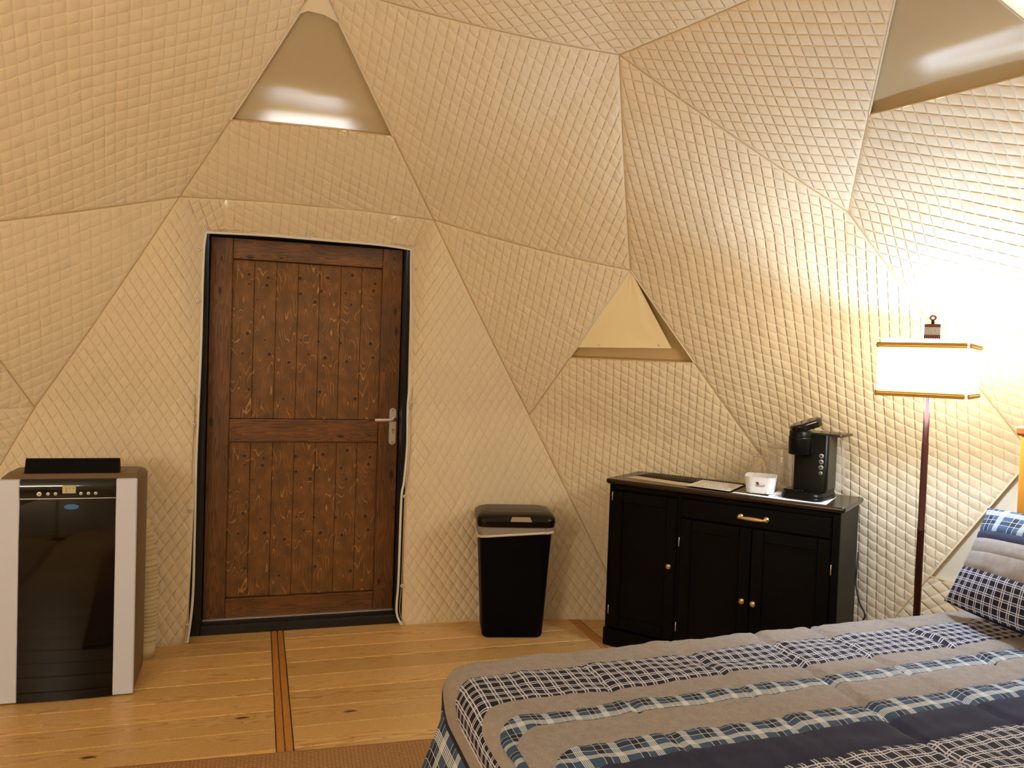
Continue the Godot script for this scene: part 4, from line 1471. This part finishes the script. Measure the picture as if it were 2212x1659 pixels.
	cord("pitcher_handle", smooth_path([Vector3(-0.062, 0.15, 0.03), Vector3(-0.10, 0.158, 0.052), Vector3(-0.112, 0.14, 0.058), Vector3(-0.112, 0.06, 0.058), Vector3(-0.105, 0.03, 0.052), Vector3(-0.060, 0.022, 0.03)], 0.01), 0.0055, M.glass_edge, p, 8)

func hole_pair(e: int, m: int) -> Array:       # a point on the oval hole and the point of the square frame beyond it
	var a := TAU * float(e % m) / m
	var c := Vector2(cos(a), sin(a))
	var hole := Vector2(0.5 + 0.36 * signf(c.x) * pow(absf(c.x), 0.55), 0.55 + 0.17 * signf(c.y) * pow(absf(c.y), 0.8))
	var s := 1.0 / maxf(absf(c.x), absf(c.y))
	var sq := Vector2(0.5 + 0.5 * c.x * s, 0.5 + 0.5 * c.y * s)
	return [hole, sq]

func coffee_maker() -> void:
	var t := thing("coffee_maker", "black single-serve coffee maker with its lid raised and a clear water tank", "coffee maker", DR * piv(0.925, DH + 0.0016, -0.162, deg_to_rad(-6)))
	var st := begin()
	loft(st, [[0.0, 0.176, 0.225, 0.04, 0, 0.01], [0.004, 0.186, 0.235, 0.045, 0, 0.01], [0.012, 0.186, 0.235, 0.045, 0, 0.01], [0.014, 0.18, 0.229, 0.043, 0, 0.01], [0.017, 0.184, 0.233, 0.044, 0, 0.01], [0.025, 0.182, 0.231, 0.044, 0, 0.01], [0.027, 0.176, 0.225, 0.042, 0, 0.01], [0.036, 0.176, 0.225, 0.042, 0, 0.01]], true, true, 6)
	commit("base", finish(st), M.machine, t)
	box("drip_tray", Vector3(-0.035, 0.038, 0.055), Vector3(0.09, 0.006, 0.10), M.machine_gloss, t, 0.003)
	st = begin()
	loft(st, [[0.034, 0.150, 0.125, 0.012], [0.288, 0.150, 0.125, 0.012], [0.292, 0.144, 0.12, 0.012]], true, true, 4)
	commit("tower", finish(st), M.machine, t, piv(0.012, 0, -0.02))
	box("tower_side", Vector3(0.0885, 0.165, -0.022), Vector3(0.003, 0.24, 0.10), M.machine_side, t, 0.001)
	# brew head: a drum with a collar
	commit("brew_head", lathe_smooth([Vector2(0, 0.196), Vector2(0.046, 0.196), Vector2(0.0485, 0.200), Vector2(0.0505, 0.268), Vector2(0.0505, 0.276), Vector2(0.048, 0.277)], 36), M.machine, t, piv(-0.030, 0, 0.058))
	commit("brew_collar", lathe_smooth([Vector2(0.0475, 0.276), Vector2(0.0475, 0.300), Vector2(0.045, 0.303), Vector2(0.0, 0.303)], 36), M.machine, t, piv(-0.030, 0, 0.058))
	box("neck", Vector3(-0.018, 0.236, 0.02), Vector3(0.085, 0.078, 0.06), M.machine, t, 0.008)
	# raised lid, hinged towards the tower
	var lid := begin()
	loft(lid, [[-0.014, 0.098, 0.135, 0.045], [0.010, 0.104, 0.142, 0.048], [0.018, 0.10, 0.138, 0.046], [0.021, 0.088, 0.124, 0.042]], true, true, 8)
	var lb := Basis(Vector3.UP, deg_to_rad(-52)) * Basis(Vector3.RIGHT, deg_to_rad(20))
	commit("lid", finish(lid), M.machine_gloss, t, Transform3D(lb, Vector3(-0.012, 0.325, 0.042)))
	for k in 4:
		var r := 0.0105 if k < 3 else 0.0085
		var b := commit("button", lathe_smooth([Vector2(0, 0), Vector2(r, 0), Vector2(r, 0.002), Vector2(r * 0.8, 0.003), Vector2(0, 0.0025)], 20), M.ring, t, Transform3D(Basis(Vector3.RIGHT, PI / 2), Vector3(0.062, 0.196 - 0.0255 * k, 0.0425)))
		commit("button_symbol", lathe_smooth([Vector2(0, 0), Vector2(r * 0.5, 0), Vector2(r * 0.45, 0.001), Vector2(0, 0.001)], 10), M.machine_side, b, Transform3D(Basis(), Vector3(0, 0.0023, 0)))
	# water tank at the back right
	st = begin()
	loft(st, [[0.036, 0.10, 0.06, 0.014], [0.25, 0.10, 0.06, 0.014], [0.282, 0.112, 0.066, 0.016]], true, false, 5)
	commit("water_tank", finish(st), M.glass, t, piv(0.062, 0, -0.112))
	for x in [0.018, 0.055, 0.109]:
		cord("tank_edge", [Vector3(x, 0.038, -0.083), Vector3(x, 0.275, -0.081)], 0.0014, M.glass_edge, t, 5)
	st = begin()
	loft(st, [[0.283, 0.22, 0.15, 0.016], [0.290, 0.224, 0.155, 0.018], [0.295, 0.216, 0.148, 0.018]], true, true, 5)
	commit("tank_lid", finish(st), M.espresso_top, t, piv(0.028, 0, -0.066))

# ---------------------------------------------------------------- lamps
func floor_lamp(at: Vector3, turn: float, tint: Color, bulb_e: float, side_e: float, label: String, bulb_tint: Color) -> Node3D:
	var t := thing("floor_lamp", label, "floor lamp", Transform3D(Basis(Vector3.UP, turn), at))
	commit("lamp_base", lathe_smooth([Vector2(0, 0), Vector2(0.128, 0), Vector2(0.132, 0.008), Vector2(0.125, 0.018), Vector2(0.06, 0.026), Vector2(0.016, 0.036), Vector2(0.0, 0.04)], 36), M.bronze, t)
	commit("pole", lathe_smooth([Vector2(0.0125, 0.03), Vector2(0.0125, 0.835), Vector2(0.0135, 0.836), Vector2(0.0135, 0.842), Vector2(0.0120, 0.843), Vector2(0.0120, 1.165), Vector2(0.0108, 1.168), Vector2(0.0108, 1.355), Vector2(0, 1.355)], 20), M.bronze, t)
	commit("socket", lathe_smooth([Vector2(0, 1.35), Vector2(0.02, 1.35), Vector2(0.022, 1.375), Vector2(0.018, 1.39), Vector2(0, 1.39)], 16), M.dark_metal, t)
	var y0 := 1.338
	var y1 := 1.532
	var s := 0.292
	var hh := y1 - y0
	for k in 4:
		var b := Basis(Vector3.UP, PI / 2 * k)
		var p := box("shade_panel", b * Vector3(0, 0, s / 2) + Vector3(0, (y0 + y1) / 2, 0), Vector3(s, hh, 0.003), M.shade, t, 0.0005, b)
		var al := AreaLight3D.new()
		al.name = "shade_light_%d" % k
		al.area_size = Vector2(s * 0.985, hh * 0.86)
		al.light_color = tint
		al.light_energy = side_e
		al.area_range = 12.0
		al.area_attenuation = 2.0
		al.shadow_enabled = true
		t.add_child(al)
		al.transform = Transform3D(b * Basis(Vector3.UP, PI), b * Vector3(0, 0, s / 2 + 0.004) + Vector3(0, (y0 + y1) / 2, 0))
	# gold ribbon trims round the top and bottom, each with a darker middle line
	for y in [y0 + 0.009, y1 - 0.009]:
		var st := begin()
		for k in 4:
			var b := Basis(Vector3.UP, PI / 2 * k)
			cbox(st, b * Vector3(0, 0, s / 2 + 0.003) + Vector3(0, y, 0), Vector3(s + 0.012, 0.019, 0.006), 0.002, b)
			cbox(st, b * Vector3(0, 0, s / 2 + 0.007) + Vector3(0, y, 0), Vector3(s + 0.014, 0.005, 0.003), 0.001, b)
		commit("gold_trim", finish(st), M.gold_trim, t)
	var sx := begin()
	cbox(sx, Vector3(s / 2 - 0.001, (y0 + y1) / 2, s / 2 + 0.004), Vector3(0.008, hh + 0.012, 0.010), 0.002)
	commit("corner_binding", finish(sx), M.shade, t)
	commit("bulb", lathe_smooth([Vector2(0, 1.385), Vector2(0.013, 1.388), Vector2(0.016, 1.405), Vector2(0.028, 1.43), Vector2(0.03, 1.45), Vector2(0.02, 1.472), Vector2(0, 1.478)], 20), M.bulb, t)
	var o := OmniLight3D.new()
	o.name = "bulb_light"
	o.position = Vector3(0, 1.445, 0)
	o.light_color = bulb_tint
	o.light_energy = bulb_e
	o.light_size = 0.03
	o.omni_range = 12.0
	o.omni_attenuation = 2.0
	o.shadow_enabled = true
	t.add_child(o)
	return t

func lamp_clip() -> void:
	var lampx := Transform3D(Basis(Vector3(0.585, 0, 0.807), Vector3.UP, Vector3(-0.807, 0, 0.585)), Vector3(2.139, 0, -0.825))
	var card := thing("card", "white folded card lying across the top of the lit lampshade", "card", lampx * piv(-0.005, 1.533, 0.118))
	var st := begin()
	prism(st, PackedVector2Array([Vector2(-0.135, 0), Vector2(0.125, 0), Vector2(0.118, 0.008), Vector2(0.085, 0.010), Vector2(0.06, 0.014), Vector2(-0.12, 0.016), Vector2(-0.13, 0.012)]), -0.012, 0.012)
	commit("card_sheet", finish(st), M.card, card)
	var t := thing("bulldog_clip", "copper bulldog clip with a handwritten blue and white label on top of the lampshade", "clip", lampx * Transform3D(Basis(Vector3.UP, 0.12) * Basis(Vector3.RIGHT, -0.08), Vector3(0.024, 1.548, 0.118)))
	st = begin()
	prism(st, PackedVector2Array([Vector2(0.014, 0.004), Vector2(0.004, 0.052), Vector2(-0.004, 0.052), Vector2(-0.014, 0.004), Vector2(-0.011, 0.004), Vector2(-0.001, 0.048), Vector2(0.001, 0.048), Vector2(0.011, 0.004)]), -0.0255, 0.0255, Transform3D(Basis(Vector3.UP, PI / 2), Vector3()))
	commit("clip_body", finish(st), M.copper, t)
	for e in [-1.0, 1.0]:
		for k in 9: box("tooth", Vector3(-0.0235 + 0.0059 * k, 0.002, e * 0.0135), Vector3(0.0042, 0.006, 0.0035), M.dark_metal, t, 0.001)
	var lb := add("label", grid(1, 1, func(u: float, v: float) -> Vector3: return Vector3((u - 0.5) * 0.050, 0.013 + v * 0.027, 0.0149 - (0.009 + v * 0.027) * 0.2083), func(u: float, v: float) -> Vector2: return Vector2(u, 1.0 - v)), M.clip_label, t)
	lb.set_meta("label", "small white label with blue handwriting")
	box("stem", Vector3(0, 0.059, 0), Vector3(0.010, 0.014, 0.006), M.dark_metal, t, 0.001)
	var ring := []
	for k in 24: ring.append(Vector3(0.0085 * cos(TAU * k / 24), 0.074 + 0.0075 * sin(TAU * k / 24), 0))
	cord("ring", ring, 0.0034, M.copper, t, 8, true)

# ---------------------------------------------------------------- bed
const SLANT := 0.06
func quilt_point(a: float, d: float) -> Vector3:
	# a runs from the foot towards the head (below 0.33 it turns over the foot edge), d from the far edge towards the near one
	var x := a
	var y := 0.60
	var R := 0.065
	var fold := 0.33 - a
	if fold > 0:
		var arc := fold / R
		if arc < PI / 2:
			x = 0.33 - R * sin(arc)
			y = 0.60 - R * (1.0 - cos(arc))
		else:
			var drop := fold - R * PI / 2
			x = 0.33 - R - 0.02 * drop - maxf(0.0, drop - 0.075) * 0.36
			y = 0.60 - R - drop
	var z := -0.565 + d - SLANT * (maxf(a, 0.33) - 0.55)
	if d < 0.045:                      # rolls over the far edge
		var k := 0.045 - d
		var Rz := 0.05
		var arc := minf(k / Rz, PI / 2)
		var rest := maxf(0.0, k - Rz * PI / 2)
		z = -0.565 + 0.045 - SLANT * (maxf(a, 0.33) - 0.55) - Rz * sin(arc) - 0.05 * rest
		y -= Rz * (1.0 - cos(arc)) + rest
	if fold <= 0.12:                   # creases where the quilt was folded, puckers and stitching
		for c in [0.66, 0.95, 1.25, 1.51, 1.785]:
			var q: float = (a - c - 0.05 * sin(d * 3.0 + c * 7.0) * 0.6) / 0.010
			if absf(q) < 3.5: y -= 0.015 * exp(-q * q) * (1.0 if c > 1.2 else 0.45)
		y += 0.006 * wrinkle.get_noise_2d(a * 9.0, d * 26.0) + 0.004 * wrinkle.get_noise_2d(a * 40.0 + 60, d * 12.0)
	return Vector3(x, maxf(y, 0.012), z)

func quilt_band(q: Node3D, d0: float, d1: float, a0: float, a1: float, m: Material, called: String, uvs: float, foot_only := false) -> void:
	# an L-shaped band: a far leg between d0 and d1 and a foot leg between a0 and a1, mitred with a rounded turn
	var ns := maxi(3, int((d1 - d0) / 0.012))
	var amax := 2.30
	var dmax := 1.52
	var rc := 0.09
	var f := func(s: float, t: float) -> Vector2:
		var d := lerpf(d0, d1, s)
		var a := lerpf(a0, a1, s)
		var r := rc * (1.0 + 0.3 * s)
		var L1 := amax - (a + r)
		var L2 := r * PI / 2
		var L3 := dmax - (d + r)
		# the turn takes the middle tenth of the band
		if t < 0.5: return Vector2(amax - L1 * (t / 0.5), d)
		if t < 0.6:
			var an := (t - 0.5) / 0.1 * PI / 2
			return Vector2(a + r - r * sin(an), d + r - r * cos(an))
		return Vector2(a, d + r + L3 * (t - 0.6) / 0.4)
	var mesh := grid(ns, 260, func(s: float, t: float) -> Vector3:
			var p: Vector2 = f.call(s, t)
			var y := quilt_point(p.x, p.y)
			# a sewn dip along the edges of the band
			y.y -= 0.0035 * (exp(-pow(s * (d1 - d0) / 0.006, 2.0)) + exp(-pow((1.0 - s) * (d1 - d0) / 0.006, 2.0)))
			return y,
		func(s: float, t: float) -> Vector2:
			var p: Vector2 = f.call(s, t)
			return p / uvs)
	add(called, mesh, m, q)

func bed() -> void:
	var b := thing("bed", "bed with an orange pine headboard under the blue patchwork quilt", "bed", piv(2.36, 0, 0.2))
	box("mattress", Vector3(-1.01, 0.44, 0.0), Vector3(1.99, 0.22, 1.44), M.mattress, b, 0.05)
	box("bed_base", Vector3(-1.01, 0.24, 0.0), Vector3(1.95, 0.18, 1.40), M.orange_pine, b, 0.01)
	for p in [[-1.92, -0.62], [-1.92, 0.62]]: box("leg", Vector3(p[0], 0.081, p[1]), Vector3(0.07, 0.14, 0.07), M.orange_pine, b, 0.005)
	for z in [-0.745, 0.745]:
		box("headboard_post", Vector3(-0.01, 0.61, z), Vector3(0.075, 1.22, 0.085), M.orange_pine, b, 0.008)
		box("post_cap", Vector3(-0.01, 1.235, z), Vector3(0.095, 0.034, 0.105), M.orange_cap, b, 0.008)
	for y in [0.66, 1.08]: box("headboard_rail", Vector3(0, y, 0), Vector3(0.03, 0.11, 1.40), M.orange_pine, b, 0.006)
	for k in 11: box("headboard_slat", Vector3(0, 0.87, -0.6 + 0.12 * k), Vector3(0.018, 0.32, 0.06), M.orange_pine, b, 0.003)
	var q := thing("quilt", "blue and grey patchwork quilt with check and plaid bands spread over the bed", "quilt", Transform3D())
	quilt_band(q, -0.36, -0.012, -0.10, 0.145, M.plaid, "plaid_border", 0.125)
	quilt_band(q, -0.012, 0.004, 0.145, 0.158, M.binding, "binding", 0.1)
	quilt_band(q, 0.004, 0.125, 0.158, 0.205, M.grey_cloth, "grey_band", 0.25)
	quilt_band(q, 0.125, 0.293, 0.205, 0.262, M.check, "check_band", 0.033)
	quilt_band(q, 0.293, 0.372, 0.262, 0.289, M.grey_cloth, "grey_band", 0.25)
	quilt_band(q, 0.372, 0.432, 0.289, 0.312, M.plaid, "plaid_band", 0.072)
	quilt_band(q, 0.432, 0.548, 0.312, 0.356, M.grey_cloth, "grey_band", 0.25)
	quilt_band(q, 0.548, 0.632, 0.356, 0.398, M.plaid, "plaid_band", 0.088)
	quilt_band(q, 0.632, 0.748, 0.398, 0.46, M.navy, "navy_band", 0.25)
	quilt_band(q, 0.748, 1.40, 0.46, 0.80, M.check, "check_band", 0.033)
	pillow()

func pillow() -> void:
	var t := thing("pillow_sham", "patchwork pillow sham in blue plaid, navy, grey and check leaning on the headboard", "pillow", Transform3D(Basis(Vector3.BACK, -0.50) , Vector3(2.035, 0.645, -0.255)))
	# own axes: x through the pillow (towards the head), y up its face, z across the bed
	var H := 0.36
	var Wd := 0.70
	var shape := func(u: float, v: float, side: float) -> Vector3:
		var e := pow(maxf(0.0, sin(PI * clampf(u, 0, 1))), 0.45) * pow(maxf(0.0, sin(PI * clampf(v * 0.96 + 0.02, 0, 1))), 0.38)
		var cu := 1.0 - 0.05 * sin(PI * v)
		var w := 0.006 * wrinkle.get_noise_2d(u * 14.0, v * 10.0 + side * 20.0)
		return Vector3(-side * (0.085 * e) + w * e, v * H - 0.012 * sin(PI * u) * (0.0 if v > 0.5 else 1.0), (u - 0.5) * Wd * cu)
	var bands := [[0.0, 0.37, M.check, "check_band", 0.033], [0.37, 0.53, M.grey_cloth, "grey_band", 0.25], [0.53, 0.67, M.grey_cloth, "grey_band", 0.25], [0.67, 0.75, M.navy, "navy_band", 0.25], [0.75, 1.0, M.plaid, "plaid_band", 0.11]]
	for bnd in bands:
		var v0: float = bnd[0]
		var v1: float = bnd[1]
		var uvs: float = bnd[4]
		add(bnd[3], grid(48, maxi(4, int((v1 - v0) * 40)), func(u: float, v: float) -> Vector3:
				var k := lerpf(v0, v1, v)
				var p: Vector3 = shape.call(u, k, 1.0)
				p.x += 0.004 * (exp(-pow(v * (v1 - v0) * H / 0.006, 2.0)) + exp(-pow((1.0 - v) * (v1 - v0) * H / 0.006, 2.0)))
				return p,
			func(u: float, v: float) -> Vector2: return Vector2(u * Wd, lerpf(v0, v1, v) * H * 1.25) / uvs, false), bnd[2], t)
	add("pillow_back", grid(32, 24, func(u: float, v: float) -> Vector3: return shape.call(u, v, -1.0), func(u: float, v: float) -> Vector2: return Vector2(u * 2, v), true), M.navy, t)

# ---------------------------------------------------------------- rug and cable
func rug() -> void:
	var t := thing("rug", "woven jute rug on the pine floor running under the bed", "rug", Transform3D(Basis(Vector3.UP, deg_to_rad(-2.5)), Vector3(0.35, 0, -0.35)))
	var w := 2.7
	var d := 1.93
	add("weave", grid(60, 40, func(u: float, v: float) -> Vector3: return Vector3((u - 0.5) * w, 0.009 + 0.0008 * wrinkle.get_noise_2d(u * 40, v * 40), (v - 0.5) * d), func(u: float, v: float) -> Vector2: return Vector2(u * w, v * d) / 0.11, true), M.jute, t)
	var st := begin()
	for e in [-1.0, 1.0]:
		cbox(st, Vector3(0, 0.0048, e * d / 2), Vector3(w + 0.012, 0.0085, 0.02), 0.003)
		cbox(st, Vector3(e * w / 2, 0.0048, 0), Vector3(0.02, 0.0085, d), 0.003)
	commit("rug_binding", finish(st), M.jute, t)

func cable() -> void:
	var pts := []
	for p in [[1.118, 0.30, 0.60], [1.125, 0.25, 0.54], [1.13, 0.22, 0.47], [1.16, 0.16, 0.41], [1.19, 0.13, 0.36], [1.155, 0.15, 0.30], [1.145, 0.16, 0.25], [1.175, 0.14, 0.18], [1.17, 0.15, 0.10], [1.15, 0.17, 0.02], [1.17, 0.21, 0.007], [1.24, 0.25, 0.006]]:
		pts.append(DR * dr(p[0], p[1], p[2]))
	var o := cord("power_cord", smooth_path(pts, 0.012), 0.0038, M.cable, null, 8)
	tag(o, "thin black power cord hanging beside the right end of the dresser", "cord")

func _ready() -> void:
	# camera
	var cam := Camera3D.new()
	cam.name = "camera"
	cam.keep_aspect = Camera3D.KEEP_HEIGHT
	cam.fov = rad_to_deg(2.0 * atan(829.5 / 1745.7))
	cam.near = 0.02
	cam.far = 60.0
	add_child(cam)
	cam.transform = Transform3D(Basis(Vector3.UP, deg_to_rad(-17.5)) * Basis(Vector3.RIGHT, deg_to_rad(-1.774)) * Basis(Vector3.BACK, deg_to_rad(1.976)), Vector3(-0.234, 1.424, 1.570))
	cam.current = true
	# daylight outside the dome, and the exposure
	var env := Environment.new()
	env.background_mode = Environment.BG_COLOR
	env.background_color = Color(0.88, 0.94, 1.0)
	env.background_energy_multiplier = 18.0
	env.tonemap_mode = Environment.TONE_MAPPER_LINEAR
	env.tonemap_exposure = 1.22
	env.sdfgi_enabled = true
	env.ssao_enabled = true
	env.ssil_enabled = true
	var we := WorldEnvironment.new()
	we.name = "world"
	we.environment = env
	add_child(we)
	rng.seed = 4
	make_materials()
	# the two floor lamps light the room: one by the bed in view, its twin behind the viewer
	floor_lamp(Vector3(2.139, 0, -0.825), atan2(-0.807, 0.585), Color(1.0, 0.95, 0.84), 0.60, 0.30, "lit floor lamp with a square white gold-trimmed shade beside the bed", Color(0.80, 0.90, 1.0))
	floor_lamp(Vector3(-1.75, 0, 1.35), 0.7, Color(1.0, 0.93, 0.82), 0.6, 1.0, "second floor lamp behind the viewer across the room", Color(1.0, 0.96, 0.90))
	dome()
	floor_()
	door()
	dresser()
	air_conditioner()
	waste_bin()
	bed()
	rug()
	lamp_clip()
	cable()
